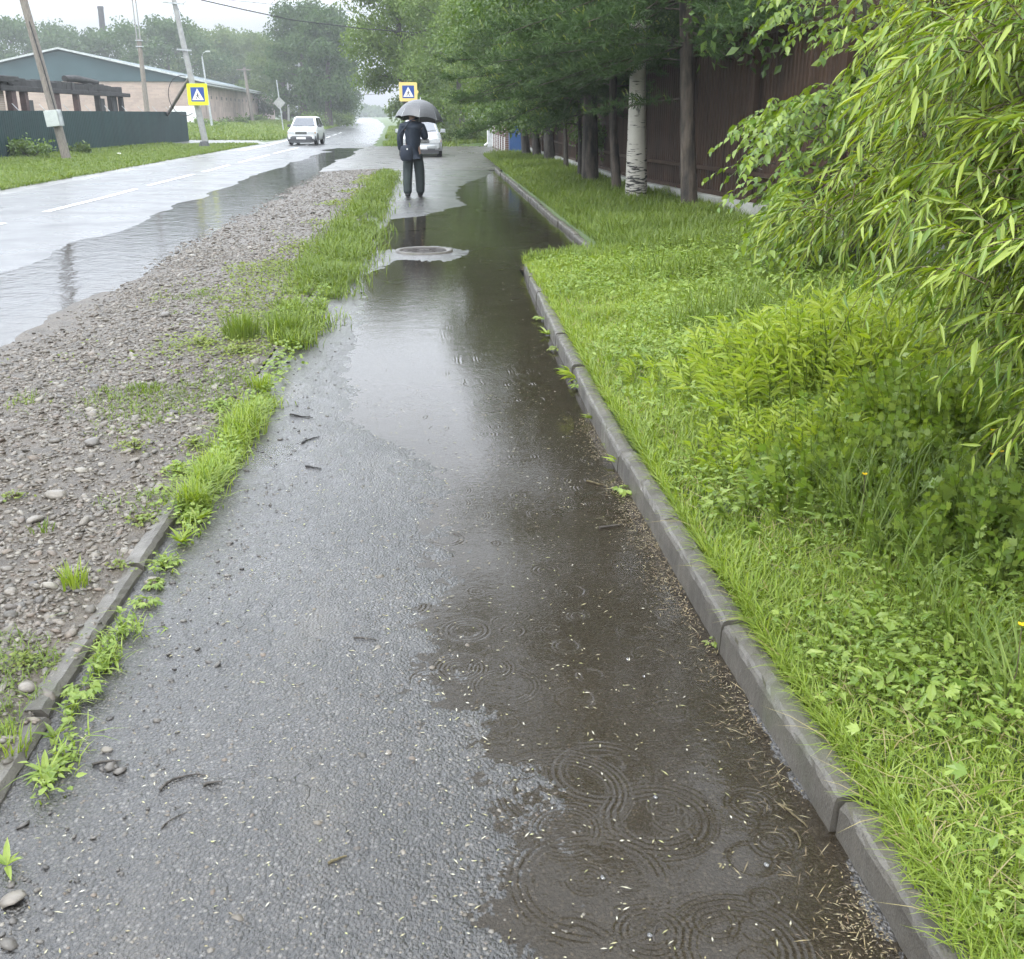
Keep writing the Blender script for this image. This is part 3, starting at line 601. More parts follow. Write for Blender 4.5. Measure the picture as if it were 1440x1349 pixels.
t = thing('ruined_building', 'burnt out roofless brick building with charred beams behind the teal fence', 'building', (-17.3, 50, 0))
rel(t, MB().box((-18.5, 43.3, 1.45), (2.6, 4.8, 2.9))).build('brick_wall', M['oldbrick'], t); rel(t, MB().box((-17.3, 49.6, .9), (.4, .9, 1.8))).build('brick_pier', M['oldbrick'], t)
m = MB()
for i in range(26):
    f = i / 25; y = 45.3 + 16.3 * f; m.box((-17.2, y, 2.86 + rng.normal() * .03), (.5, .70, .30 + rng.random() * .14), rz=rng.normal() * .05, ry=rng.normal() * .08)
m.box((-17.0, 54, 2.62), (.24, 18.6, .2)); rel(t, m).build('beam', M['char'], t, .02)
m = MB(); m.tube([(-17.2, 53.4, 3.22), (-17.15, 55, 3.25), (-17.2, 56.8, 3.2), (-17.2, 58.4, 3.18)], [.14, .17, .16, .12], 9); rel(t, m).build('log', M['char'], t)
m = MB(); m.box((-18.4, 43.4, 3.0), (3.2, 5.2, .22), ry=.03); m.box((-18.2, 46.0, 2.95), (2.6, 1.6, .16), ry=-.05); m.box((-18.2, 42.5, 3.28), (2.2, 3.4, .14), rz=.1); rel(t, m).build('roof_slab', M['char'], t, .02)
for y, wd, mt in ((46.2, .5, 'charred_red'), (47.6, .35, 'charred_red'), (51.3, .9, 'charred_red'), (54.4, .32, 'charred_red'), (57.8, .3, 'char'), (60.0, .25, 'char'), (62.0, .3, 'char')):
    rel(t, MB().box((-17.1, y, 1.3), (.24, wd, 2.6))).build('post', M[mt], t)
for y0, y1, z1 in ((47.8, 48.9, 2.2), (58.4, 59.4, 2.4), (60.2, 61.7, 2.55)): rel(t, MB().box((-17.25, (y0 + y1) / 2, z1 / 2), (.08, y1 - y0, z1))).build('boarding', M['plastic_and_shade'], t)
# warehouse
t = thing('warehouse', 'long low pinkish brick warehouse with dark green gable and roof', 'warehouse', (-24.1, 117, 0), .048)
Lw, Ww, He, Hp = 83., 27., 4.95, 7.75
m = MB(); m.box((-Ww / 2, .15, He / 2), (Ww, .3, He)); m.build('end_wall', M['pinkbrick'], t)
m = MB(); m.box((-.15, Lw / 2 + .3, He / 2), (.3, Lw - .6, He)); m.box((-Ww + .15, Lw / 2 + .3, He / 2), (.3, Lw - .6, He)); m.box((-Ww / 2, Lw - .15, He / 2), (Ww, .3, He)); m.build('side_wall', M['pinkbrick2'], t)
m = MB(); m.prism([(-Ww - .3, He - .15), (.3, He - .15), (-Ww / 2, Hp)], -.12, .4); m.build('gable', M['roof'], t)
m = MB()
for sx in (1, -1):
    x0, x1 = (-Ww / 2, .9) if sx > 0 else (-Ww / 2, -Ww - .9); z1 = He - .15 - .22
    m.add([(x0, -.5, Hp + .05), (x1, -.5, z1 + .05), (x1, Lw + .5, z1 + .05), (x0, Lw + .5, Hp + .05), (x0, -.5, Hp + .25), (x1, -.5, z1 + .25), (x1, Lw + .5, z1 + .25), (x0, Lw + .5, Hp + .25)], [(0, 1, 2, 3), (7, 6, 5, 4), (0, 4, 5, 1), (1, 5, 6, 2), (2, 6, 7, 3)])
m.build('roof', M['roof'], t)
m = MB(); m.box((.93, Lw / 2, He - .2), (.06, Lw + 1, .16)); m.box((.45, Lw / 2, He - .42), (.9, Lw + .8, .12))
for sx in (1, -1):
    a = math.atan2(Hp - He + .37, Ww / 2 + .9); m.box((-Ww / 2 + sx * (Ww / 4 + .45), -.53, (Hp + He - .37) / 2 + .18), (math.hypot(Ww / 2 + .9, Hp - He + .37), .05, .18), ry=sx * a)
m.build('fascia', M['fascia'], t); MB().box((-1.6, -.02, 1.2), (3.2, .03, 2.4)).build('painted_patch', M['white'], t)
for i in range(16):
    o = MB().box((.0, 8 + i * 4.1, 3.35), (.02, .9, .32)).build('vent', M['plastic_and_shade'], t)
tag(nmesh('rubble', *rocks(np.stack([rng.uniform(-2, 2, 260), rng.uniform(-4, 4, 260), 0 * np.zeros(260)], -1), rng.uniform(.1, .4, 260), .8, 9), M['greybark']), 'rubble and weeds heap at the near corner of the warehouse', 'rubble', kind='stuff').location = (-21.5, 108, .35)
# ------------------------------------------------------------------ poles
def pole(name, label, cat_, base, top, r0, r1, mat, group=None, n=10):
    o = thing(name, label, cat_, base, 0, group); d = Vector(top) - Vector(base)
    MB().tube([d * -.03, d * .33, d * .66, d], [r0, r0 + (r1 - r0) * .33, r0 + (r1 - r0) * .66, r1], n).build('shaft', M[mat], o); return o, d
UG = 'poles along the left side of the road'
def insul(o, p, k=1.0):
    MB().lathe([(.0, -.02), (.035 * k, 0), (.05 * k, .05 * k), (.03 * k, .06 * k), (.045 * k, .11 * k), (.02 * k, .15 * k), (0, .15 * k)], p, 8).build('insulator', M['white'], o)
b = Vector((-13.55, 41.1, -.02)); e = Vector((-14.28, 41.1, 5.45)); e = b + (e - b) * 1.45
o, d = pole('utility_pole', 'leaning grey wooden pole carrying a meter box before the teal fence', 'utility pole', b, e, .17, .12, 'oldwood', UG)
p = d * .19; MB().box((p.x - .02, -.27, p.z), (.48, .20, .56), ry=-.10).build('meter_box', M['box'], o, .015); MB().box((p.x + .27, -.25, p.z + .02), (.10, .16, .56), ry=-.10).build('conduit_box', M['galv'], o, .01)
MB().tube([(p.x + .1, -.18, p.z + .25), (p.x - .1, -.17, p.z + 1.6), (d.x * .6 + .05, -.15, d.z * .6)], .022, 6).build('conduit', M['wire'], o)
MB().box((d.x * .97, 0, d.z * .97), (1.6, .1, .1), ry=-.1).build('crossarm', M['oldwood'], o)
for q in (-.7, 0, .7): insul(o, (d.x * .97 + q, 0, d.z * .98 + .06))
o, d = pole('utility_pole', 'brown wooden mast with two thin rods at its top behind the teal fence', 'utility pole', (-20.3, 80, 0), (-20.3, 80, 6.6), .19, .15, 'oldwood', UG)
for q in (-.13, .1): MB().tube([(q, 0, 5.8), (q - .05, 0, 12)], .05, 6).build('rod', M['concpole'], o)
for q in (6.1, 6.5): MB().box((0, 0, q), (.45, .4, .07)).build('clamp', M['galv'], o)
b = Vector((-11.5, 56.3, -.05)); e = Vector((-12.48, 56.3, 7.5))
o, d = pole('utility_pole', 'leaning concrete pole with hook crossarms and a raking strut', 'utility pole', b, e, .17, .11, 'concpole', UG)
MB().tube([(-6.5, 14.7, -.05), (-.5, .1, 3.45)], [.11, .09], 8).build('strut', M['oldwood'], o)
for q in (.90, .62): MB().box((d.x * q, -.16, d.z * q), (1.0 if q > .8 else .7, .07, .07), ry=.08).build('crossarm', M['galv'], o)
for q in (-.45, .45):
    c = Vector((d.x * .90 + q, -.16, d.z * .90)); MB().tube([c, c + Vector((q * .25, 0, .05)), c + Vector((q * .5, 0, .22)), c + Vector((q * .45, 0, .4))], .016, 6).build('hook', M['galv'], o); insul(o, c + Vector((q * .45, 0, .36)))
MB().tube([Vector((-.75, -.2, 3.3)) + Vector((math.cos(a) * .75 - .1, 0, math.sin(a) * .95 - .75)) for a in np.linspace(1.3, 5.2, 14)], .02, 6).build('slack_cable', M['wire'], o)
MB().lathe([(.34, -.02), (.3, .1), (.2, .36), (0, .40)], (-.05, -.25, 0), 7, smooth=False).build('footing', M['plastic_and_shade'], o)
o, d = pole('lamp_post', 'thin pale lamp post rising behind the left crossing sign', 'lamp post', (-19.15, 97, .3), (-19.47, 97, 6.3), .11, .06, 'galv', UG)
MB().tube([d, d + Vector((.2, -.3, .25)), d + Vector((.6, -.9, .35))], .035, 6).build('arm', M['galv'], o); MB().box(d + Vector((.75, -1.1, .33)), (.2, .5, .12), rz=.6).build('lamp_head', M['box'], o, .02)
o, d = pole('utility_pole', 'brown wooden pole standing in front of the warehouse side wall', 'utility pole', (-23.0, 143, .4), (-23.55, 143, 7.2), .24, .18, 'oldwood', UG); MB().box((d.x, -.2, d.z * .96), (1.8, .12, .12)).build('crossarm', M['oldwood'], o)
for px, y, tx, lb, h in ((406, 160, 404, 'pale concrete pole just left of the tall trees, nearest the warehouse', 6.6), (426, 160, 421, 'tallest pale concrete pole in front of the dark trees behind the white car', 8.2), (439, 178, 433, 'pale concrete pole farthest along the road in front of dark trees', 8.4)):
    b = atY(px, 172, y); e = atY(tx, 100, y); o, d = pole('utility_pole', lb, 'utility pole', (b.x, y, .3), (e.x, y, h + .4), .17, .12, 'concpole', UG); MB().box((0, -.15, d.z * .95), (1.2, .1, .1)).build('crossarm', M['galv'], o)
o, d = pole('chimney', 'thin dark chimney stack rising above the far left treetops', 'chimney', (-65.6, 230, 0), (-65.2, 230, 21.8), .75, .55, 'char')
MB().lathe([(.62, 0), (.62, .5), (.5, .5), (.5, 0)], d - Vector((0, 0, .45)), 12).build('cap', M['char'], o)
# wires
def wire(pts, r, lb, name='power_line'):
    a = Vector(pts[0]); o = MB().tube([Vector(p) - a for p in pts], r, 5).build(name, M['wire']); o.location = a; tag(o, lb, 'cable', 'overhead cables')
def sag(a, b, s, n=12): return [Vector(a).lerp(Vector(b), i / n) - Vector((0, 0, 4 * s * (i / n) * (1 - i / n))) for i in range(n + 1)]
wire([atY(240, -22, 56.3), atY(283, 0, 57.5), atY(340, 13, 60), atY(410, 28, 62), atY(505, 40, 66), atY(600, 47, 70)], .028, 'thick black cable sagging across the road from the concrete pole')
wire(sag((-14.8, 41.1, 7.8), (-12.45, 56.3, 7.2), .35), .010, 'thin cable running between the box pole and the concrete pole')
wire(sag((-40, 47, 7.6), (-14.8, 41.1, 7.75), .3), .010, 'thin cable leaving the frame to the left of the box pole')
wire(sag((-40, 60, 9.5), (-12.5, 56.3, 7.3), .5), .012, 'thin cable from upper left to the hook crossarm')
wire(sag((-12.4, 56.3, 7.1), (-19.4, 97, 6.3), .5), .012, 'thin cable running back to the lamp post'); wire([atY(290, -3, 60), atY(400, 8, 63), atY(515, 18, 67)], .010, 'thinner cable above the thick black one')
wire(sag(atY(440, 128, 178), atY(540, 132, 178), .3), .03, 'lower cable crossing the far road gap'); wire(sag(atY(400, 112, 178), atY(560, 118, 178), .3), .03, 'upper cable crossing the far road gap')
# ------------------------------------------------------------------ signs
def walker(m, s, y):      # pictogram on a board of side s, facing -y
    def P(pts): return [(x * s, z * s) for x, z in pts]
    def disc(cx_, cz, r): return [(cx_ + r * math.cos(a), cz + r * math.sin(a)) for a in np.linspace(0, 2 * PI, 13)[:-1]]
    for pts in (disc(.012, .125, .033), [(-.03, .085), (.03, .085), (.035, -.03), (-.03, -.04)], [(-.03, -.03), (.01, -.035), (-.06, -.13), (-.10, -.215), (-.135, -.205), (-.085, -.11)], [(.0, -.03), (.035, -.03), (.07, -.12), (.125, -.20), (.10, -.22), (.035, -.13)],
                [(-.028, .08), (-.028, .045), (-.075, .0), (-.095, -.04), (-.115, -.03), (-.09, .02)], [(.028, .08), (.028, .045), (.06, .02), (.10, -.015), (.11, .005), (.075, .04)]):
        m.prism(P(pts), y - .002, y)
def crossing(label, loc, s, mat, frame, rz=0.0, panel=.66):
    o = thing('crossing_sign', label, 'road sign', loc, rz, 'pedestrian crossing signs')
    def rr(a, r=.06): return [(sx * (a / 2 - r) * 1 + r * math.cos(t), sz * (a / 2 - r) + r * math.sin(t)) for sx, sz, t0 in ((1, 1, 0), (-1, 1, PI / 2), (-1, -1, PI), (1, -1, 1.5 * PI)) for t in np.linspace(t0, t0 + PI / 2, 5)]
    m = MB(); m.prism(rr(s), -.012, .012); m.build('board', M[mat], o); m = MB(); m.prism(rr(s * panel, .02), -.018, -.0125); m.build('blue_panel', M['signblue'], o)
    h = s * panel
    m = MB(); m.prism([(-.44 * h, -.40 * h), (.44 * h, -.40 * h), (0, .42 * h)], -.022, -.0185); m.build('triangle', M['signwhite'], o)
    m = MB(); m2 = MB(); walker(m2, h * 1.15, -.0245); m.add([(x, y, z - .09 * h) for x, y, z in m2.v], m2.f); m.build('walking_figure', M['signblack'], o)
    m = MB(); m.box((0, .03, .2 * s), (s * .7, .03, .04)); m.box((0, .03, -.2 * s), (s * .7, .03, .04)); m.build('bracket', M['galv'], o)
    if frame: m = MB(); m.prism([(.5 * s, -.12 * s), (.58 * s, 0), (.5 * s, .12 * s)], -.012, .012); m.build('side_flap', M['amber'], o)
    return o
crossing('square pedestrian crossing sign with bright yellow green border on the leaning concrete pole', (-11.62, 55.95, 2.56), 1.02, 'yellow', False, -.04)
o = crossing('square pedestrian crossing sign with amber border above the umbrella', (-1.05, 54.0, 2.66), .88, 'amber', True, .06)
o, d = pole('sign_post', 'thin grey sign post hidden behind the walker and the umbrella', 'sign post', (-1.03, 54.12, 0), (-1.03, 54.12, 3.0), .04, .04, 'galv')
b = atY(398, 176, 102); c = atY(393, 145, 102); o = thing('diamond_sign', 'grey back of a diamond shaped road sign beside the warehouse', 'road sign', (b.x, 102, .35))
MB().tube([(0, 0, -.1), (c.x - b.x - .12, 0, 4.2)], .055, 8).build('post', M['galv'], o); m = MB(); q = .56; m.prism([(-q, 0), (0, -q), (q, 0), (0, q)], -.02, 0, Matrix.Translation((c.x - b.x, -.08, c.z - .35))); m.build('plate', M['concpole'], o, .008)
for i, (px, py, s) in enumerate([(270, 195, .4), (284, 195.5, .55), (306, 195.5, .5), (318, 195, .45), (328, 194.5, .3)]):
    x, y = gp(px, py); v, f = rocks(np.array([[0, 0, 0.]]), np.array([s * .55]), .45, 80 + i, IC2, .05); o = nmesh('painted_stone', v, f, M['white'], smooth=True); o.location = (x, min(y, 78), .08)
    tag(o, 'whitewashed stone edging the side lane, %s from the left' % ORD[i], 'stone', 'whitewashed stones along the side lane')
v, f = rocks(np.array([[0, 0, 0.]]), np.array([.13]), .5, 90, IC1, .2); o = nmesh('paper_scrap', v, f, M['paper']); o.location = (-12.7, 45, .08); tag(o, 'white scrap of litter on the verge before the teal fence', 'litter')
# ------------------------------------------------------------------ right side: brown fence, white panelled wall, cabinet, drainpipe
def fence_r(label, a, b, z1):
    o = thing('profiled_fence', label, 'fence', ((a[0] + b[0]) / 2, (a[1] + b[1]) / 2, 0)); d = (Vector(b) - Vector(a)); L = d.length; d.normalize(); n = Vector((-d.y, d.x))
    m = MB(); sheet_wall(m, a, b, .40, z1, .115, .018); rel(o, m).build('panel', M['brownfence'], o)
    m = MB(); c = (Vector(a) + Vector(b)) / 2 - n * .05; m.box((c.x, c.y, .16), (L, .22, .46), rz=math.atan2(d.y, d.x)); rel(o, m).build('plinth', M['plinth'], o, .012)
    m = MB(); k = int(L / 2.5)
    for i in range(k + 1):
        p = Vector(a).lerp(Vector(b), i / k) - n * .07; m.box((p.x, p.y, z1 / 2), (.08, .08, z1), rz=math.atan2(d.y, d.x))
    for z in (.8, z1 - .4):
        m.box((c.x, c.y, z), (L, .04, .06), rz=math.atan2(d.y, d.x))
    rel(o, m).build('frame', M['brownfence'], o)
    m = MB(); m.box((c.x + n.x * .045, c.y + n.y * .045, .42), (L, .07, .07), rz=math.atan2(d.y, d.x)); rel(o, m).build('base_rail', M['brownfence'], o); return o
fence_r('tall dark brown corrugated fence behind the birch, on a pale concrete base', (4.2, 21.0), (6.4, 2.5), 3.15)
fence_r('dark brown corrugated fence stretch behind the slim trunks, farther along the path', (3.95, 43.3), (4.19, 21.2), 3.0)
o = thing('panelled_wall', 'low brown brick wall with white panels beside the yard entrance', 'wall', (3.2, 50.5, 0), .0)
for i in range(6):
    y = -5 + i * 1.7; MB().box((.1, y, .85), (.34, .62, 1.7)).build('pier', M['redbrick'], o, .01)
    for z in (.38, 1.12): MB().box((.06, y + .85, z), (.2, .92, .62)).build('panel', M['white'], o, .02)
    MB().box((.1, y + .85, .75), (.26, 1.06, .1)).build('rail', M['redbrick'], o)
MB().box((0.05, 5.6, 1.0), (.6, .8, 2.0)).build('end_pier', M['fascia'], o, .02)
o = thing('metal_cabinet', 'tall blue metal cabinet between the tree row and white panelled wall', 'cabinet', (3.48, 44.6, 0)); MB().box((0, 0, .85), (.5, .5, 1.66)).build('body', M['blue'], o, .015); MB().box((0, -.26, .85), (.42, .02, 1.5)).build('door', M['blue'], o, .005); MB().box((.14, -.28, .9), (.03, .03, .14)).build('handle', M['galv'], o); MB().box((0, 0, 1.71), (.58, .58, .06)).build('lid', M['blue'], o, .01)
o = thing('drainpipe', 'white drainpipe with angled foot at the far end of the panelled wall', 'drainpipe', (2.98, 56.1, 0)); MB().tube([(0, 0, 1.85), (0, 0, .28), (-.05, 0, .18), (-.2, -.05, .08)], .06, 8).build('pipe', M['white'], o); MB().tube([(0, 0, 1.2), (.12, .0, 1.2)], .02, 6).build('bracket', M['galv'], o)
# ------------------------------------------------------------------ cars (front towards local -y)
def car(label, loc, rz, paint, L, W, H, belt, hood, nose, roofy, cabw, sedan):
    o = thing('parked_car' if sedan else 'car', label, 'car', loc, rz); w = W / 2; zb = .20; yf = -L / 2; yb = L / 2; m = MB(); rings = []
    yc0 = yf + hood
    S = [(yf, .86, zb + .12, nose - .14), (yf + .05, .93, zb + .05, nose - .04), (yf + .18, .98, zb, nose), (yf + hood * .5, 1, zb, (nose + belt) / 2 + .02), (yc0, 1, zb, belt), (yc0 + .9, 1, zb, belt + .01), (yb - (1.0 if sedan else .4), 1, zb, belt + .01), (yb - .2, .98, zb, belt - (.04 if sedan else 0)), (yb - .05, .93, zb + .05, belt - .1), (yb, .86, zb + .12, belt - .2)]
    for y, k, z0, zt in S:
        ww = w * k; hh = zt - z0; half = [(.80, 0), (.97, .10), (1, .35), (1, .62), (.97, .82), (.90, .95), (.72, 1.0), (.36, 1.03)]
        rings.append([Vector((ww * a, y, z0 + hh * b_)) for a, b_ in half] + [Vector((-ww * a, y, z0 + hh * b_)) for a, b_ in half[::-1]])
    m.loft(rings); m.build('body', M[paint], o)
    y0, y1, y2, y3 = yc0 - .08, roofy, yb - (1.25 if sedan else .45), yb - (.62 if sedan else .05)
    def cab(t): return (y0 + (y1 - y0) * t, y3 + (y2 - y3) * t, cabw * (1 - t) + (cabw - .17) * t, belt - .03 + (H - belt + .03) * t)
    def ring(t, ins=0.0):
        a, b_, h, z = cab(t); r = .09; a += ins; b_ -= ins; h -= ins
        return [Vector(p + (z,)) for p in ((h - r, a), (h, a + r), (h, (a + b_) / 2), (h, b_ - r), (h - r, b_), (-h + r, b_), (-h, b_ - r), (-h, (a + b_) / 2), (-h, a + r), (-h + r, a))]
    m = MB(); top = ring(1.0, .10); top = [v + Vector((0, 0, .018)) for v in top]; m.loft([ring(0), ring(.3), ring(.6), ring(.93), ring(1.0, .03), top]); m.build('cabin', M[paint], o)
    def pane(name, pts, mat='glassdark'): m = MB(); m.add(pts, [list(range(len(pts)))]); x = m.build(name, M[mat], o); s_ = x.modifiers.new('thick', 'SOLIDIFY'); s_.thickness = .006; s_.offset = 0
    def fr(t, sx, ins=.10): a, b_, h, z = cab(t); return Vector((sx * (h - ins), a - .008, z))
    pane('windscreen', [fr(.10, -1, .09), fr(.10, 1, .09), fr(.90, 1, .09), fr(.90, -1, .09)], 'screen')
    def rr_(t, sx): a, b_, h, z = cab(t); return Vector((sx * (h - .10), b_ + .008, z))
    pane('rear_window', [rr_(.12, 1), rr_(.12, -1), rr_(.88, -1), rr_(.88, 1)])
    for sx in (1, -1):
        def sd_(t, f, f1=None): a, b_, h, z = cab(t); return Vector((sx * (h + .006), a + .12 + (b_ - a - .24) * f, z))
        pane('side_window', [sd_(.14, .02), sd_(.14, .46), sd_(.88, .46), sd_(.88, .08)]); pane('side_window', [sd_(.14, .51), sd_(.14, .95), sd_(.88, .90), sd_(.88, .51)])
        hl = MB(); zc = nose - .15; hl.prism([(sx * w * .44, zc - .07), (sx * w * .90, zc - .06), (sx * w * .95, zc + .08), (sx * w * .80, zc + .11), (sx * w * .46, zc + .07)], yf - .015, yf + .2); hl.build('headlight', M['lampglass'], o, .01)
        il = MB(); il.box((sx * w * .93, yf + .16, zc), (.06, .14, .11)); il.build('indicator', M['orange'], o, .008)
        mr = MB(); mr.box((sx * (w + .06), yc0 + .32, belt + .06), (.20, .09, .14)); mr.tube([(sx * (w - .08), yc0 + .32, belt - .02), (sx * (w + .02), yc0 + .32, belt + .04)], .02, 6); mr.build('mirror', M[paint if sedan else 'plastic_and_shade'], o, .03)
        for yy in (yf + .72, yb - .78):
            R = .30; MX = Matrix.Rotation(PI / 2, 4, 'Y'); wh = MB().lathe([(.19, -.09), (.27, -.10), (.30, -.06), (.30, .06), (.27, .10), (.19, .09)], (sx * (w - .10), yy, R), 20, MX).build('tyre', M['tyre'], o)
            rm = MB().lathe([(0, .085), (.06, .09), (.16, .06), (.195, .088), (.195, -.085), (0, -.085)], (0, 0, 0), 16, MX if sx > 0 else Matrix.Rotation(-PI / 2, 4, 'Y')).build('rim', M['rim'], wh); rm.location = (sx * (w - .10), yy, R)
            ar = MB(); ar.prism([(0.0 + .35 * math.cos(a), .35 * math.sin(a)) for a in np.linspace(0, PI, 13)], -.02, .012, Matrix.Translation((sx * (w - .004), yy, R - .02)) @ Matrix.Rotation(sx * PI / 2, 4, 'Z')); ar.build('wheel_arch', M['plastic_and_shade'], o)
    bp = MB(); pr = [(-w * .98, 0), (w * .98, 0)]; rings = []
    for sx_ in np.linspace(-1, 1, 11):
        yy = yf - .06 + .16 * abs(sx_) ** 3.2; rings.append([Vector((sx_ * w * .985, yy + a_, zb + .02 + b_)) for a_, b_ in ((.16, .0), (.01, .02), (-.01, .10), (-.01, .22), (.03, .26), (.16, .26))])
    bp.loft(rings); bp.build('bumper', M[paint] if sedan else M['plastic_and_shade'], o)  # hatchback bumper: shading of the lower front put in as dark grey
    g = MB(); zc = nose - .15; g.box((0, yf + .02, zc), (W * .40, .08, .15)); gr = g.build('grille', M['plastic_and_shade'], o, .01)
    g = MB(); g.box((0, yf - .028, zc), (W * .39, .02, .028 if not sedan else .015)); 
    if sedan:
        for i in range(-8, 9): g.box((i * .04, yf - .026, zc), (.008, .015, .13))
        g.box((0, yf - .028, zc + .08), (W * .42, .02, .018))
    g.build('bar', M['chrome'], gr)
    g = MB(); g.box((0, yf - .082, zb + .17), (.52, .012, .112)); g.build('number_plate', M['signwhite'], o, .004)
    g = MB(); g.box((0, yf + .05, zb + .0), (W * .84, .22, .14)); g.box((w * .5, yf - .068, zb + .10), (.28, .02, .06)); g.box((-w * .5, yf - .068, zb + .10), (.28, .02, .06)); g.build('lower_intake', M['plastic_and_shade'], o)
    g = MB(); 
    for sx in (-.45, .25): g.tube([(sx, y0 - .03, belt + .03), (sx + .42, y0 + .03, belt + .10)], .012, 5)
    g.build('wiper', M['plastic_and_shade'], o); return o
car('white hatchback with its bumper coloured shade grey driving towards us on the wet road', (-7.05, 62.3, .0), -.06, 'carwhite', 3.6, 1.60, 1.48, .95, .92, .80, -.32, .74, False)
car('silver saloon car facing us, half hidden behind the walker', (-.42, 45.2, .012), .0, 'carsilver', 4.6, 1.72, 1.40, .92, 1.25, .76, -.05, .76, True)
# ------------------------------------------------------------------ the walker
def skin(name, nodes, edges, mat, parent=None, sub=2, root=0, loc=None):
    me = bpy.data.meshes.new(name); me.from_pydata([n[:3] for n in nodes], edges, []); me.materials.append(mat); o = link(bpy.data.objects.new(name, me), parent)
    md = o.modifiers.new('skin', 'SKIN'); md.use_smooth_shade = True; md.branch_smoothing = .3
    for i, n in enumerate(nodes):
        sv = me.skin_vertices[0].data[i]; rr = n[3] if isinstance(n[3], tuple) else (n[3], n[3]); sv.radius = rr; sv.use_root = (i == root)
    s_ = o.modifiers.new('sub', 'SUBSURF'); s_.levels = sub; s_.render_levels = sub; return o
px_, py_ = -.375, 22.2
o = thing('person', 'person seen from behind in a long navy jacket walking under an umbrella', 'person', (px_, py_, float(path_z(np.array([px_]), np.array([py_]))[0])))
N_ = [(0, 0, .93, (.15, .11)), (0, -.01, 1.15, (.14, .10)), (0, 0, 1.38, (.17, .11)), (0, .02, 1.49, .062), (0, .04, 1.55, .055), (0, .055, 1.62, (.075, .09)), (0, .06, 1.70, (.072, .09)), (0, .05, 1.755, .05),
      (-.19, 0, 1.41, .065), (-.245, -.03, 1.14, .045), (-.235, .05, .90, .034), (-.232, .07, .83, .036),
      (.19, 0, 1.41, .065), (.25, .02, 1.15, .045), (.15, .22, 1.25, .034), (.12, .25, 1.30, .036),
      (-.10, -.02, .86, .10), (-.115, -.02, .48, .062), (-.12, -.13, .10, .045), (-.125, -.05, .05, .04), (.10, 0, .86, .10), (.115, .06, .48, .062), (.115, .08, .10, .045), (.12, .17, .05, .04)]
E_ = [(0, 1), (1, 2), (2, 3), (3, 4), (4, 5), (5, 6), (6, 7), (2, 8), (8, 9), (9, 10), (10, 11), (2, 12), (12, 13), (13, 14), (14, 15), (0, 16), (16, 17), (17, 18), (18, 19), (0, 20), (20, 21), (21, 22), (22, 23)]
for hx, hy, hz, dx, dy, dz in ((-.232, .07, .83, 0, .012, -1), (.12, .25, 1.30, -.3, .55, .5)):
    hi = 11 if hx < 0 else 15
    for k in range(4):
        f = (k - 1.5) * .017; a = len(N_); ln = (.030, .034, .032, .026)[k]
        if hx < 0: N_ += [(hx + .004, hy + f, hz - .045, .0095), (hx + .006, hy + f + .006, hz - .045 - ln, .0085), (hx + .022, hy + f + .01, hz - .05 - ln * 1.8, .0075)]
        else: N_ += [(hx - .02, hy + .03, hz + f, .0095), (hx - .052, hy + .034, hz + f, .0085), (hx - .062, hy + .006, hz + f, .0075)]
        E_ += [(hi, a), (a, a + 1), (a + 1, a + 2)]
    a = len(N_); N_ += [(hx + .01, hy + .03, hz - .03, .011), (hx + .016, hy + .052, hz - .055, .009)] if hx < 0 else [(hx - .01, hy - .02, hz + .03, .011), (hx - .04, hy - .02, hz + .045, .009)]; E_ += [(hi, a), (a, a + 1)]
body = skin('body', N_, E_, M['skin'], o, 2)
skin('jacket', [(.01, -.01, .80, (.170, .13)), (0, -.01, .92, (.185, .14)), (.01, -.02, 1.10, (.185, .145)), (.01, -.015, 1.30, (.205, .15)), (0, 0, 1.43, (.17, .12)), (0, .015, 1.51, (.082, .08)), (-.20, -.01, 1.40, .088), (-.262, -.03, 1.14, .072), (-.245, .04, .90, .060), (.20, 0, 1.39, .088), (.275, .02, 1.16, .074), (.19, .19, 1.23, .062)],
     [(0, 1), (1, 2), (2, 3), (3, 4), (4, 5), (4, 6), (6, 7), (7, 8), (4, 9), (9, 10), (10, 11)], M['navy'], o, 2, 1)
skin('trousers', [(0, 0, .93, (.16, .12)), (-.095, -.01, .80, .118), (-.120, -.01, .52, .112), (-.130, -.09, .26, .100), (-.130, -.125, .045, .092), (.095, 0, .80, .118), (.126, .055, .52, .114), (.132, .075, .26, .104), (.128, .085, .042, .094)], [(0, 1), (1, 2), (2, 3), (3, 4), (0, 5), (5, 6), (6, 7), (7, 8)], M['trouser'], o, 2)
skin('shoe', [(-.127, -.19, .05, (.066, .055)), (-.129, -.07, .05, (.066, .055)), (-.13, .06, .042, (.062, .042)), (-.13, .13, .036, (.042, .030))], [(0, 1), (1, 2), (2, 3)], M['shoe'], o, 2)
skin('shoe', [(.125, .02, .05, (.066, .055)), (.127, .13, .05, (.066, .055)), (.128, .26, .042, (.062, .042)), (.128, .33, .036, (.042, .030))], [(0, 1), (1, 2), (2, 3)], M['shoe'], o, 2)
m = MB(); m.lathe([(.0, .12), (.05, .11), (.085, .07), (.10, .0), (.097, -.06), (.08, -.10), (.0, -.11)], (0, .045, 1.685), 18, Matrix.Diagonal((.86, 1.03, .98, 1))); m.build('hair', M['hair'], o)
m = MB()
for sx in (-1, 1): m.lathe([(0, .012), (.03, .008), (.034, -.004), (0, -.012)], (sx * .083, .07, 1.65), 10, Matrix.Rotation(PI / 2, 4, 'Y'))
m.build('ear', M['skin'], o)
m = MB(); m.lathe([(0, .02), (.014, .012), (.016, -.02), (0, -.028)], (0, .165, 1.64), 8); 
for sx in (-1, 1): m.lathe([(0, .012), (.012, 0), (0, -.012)], (sx * .033, .138, 1.668), 8)
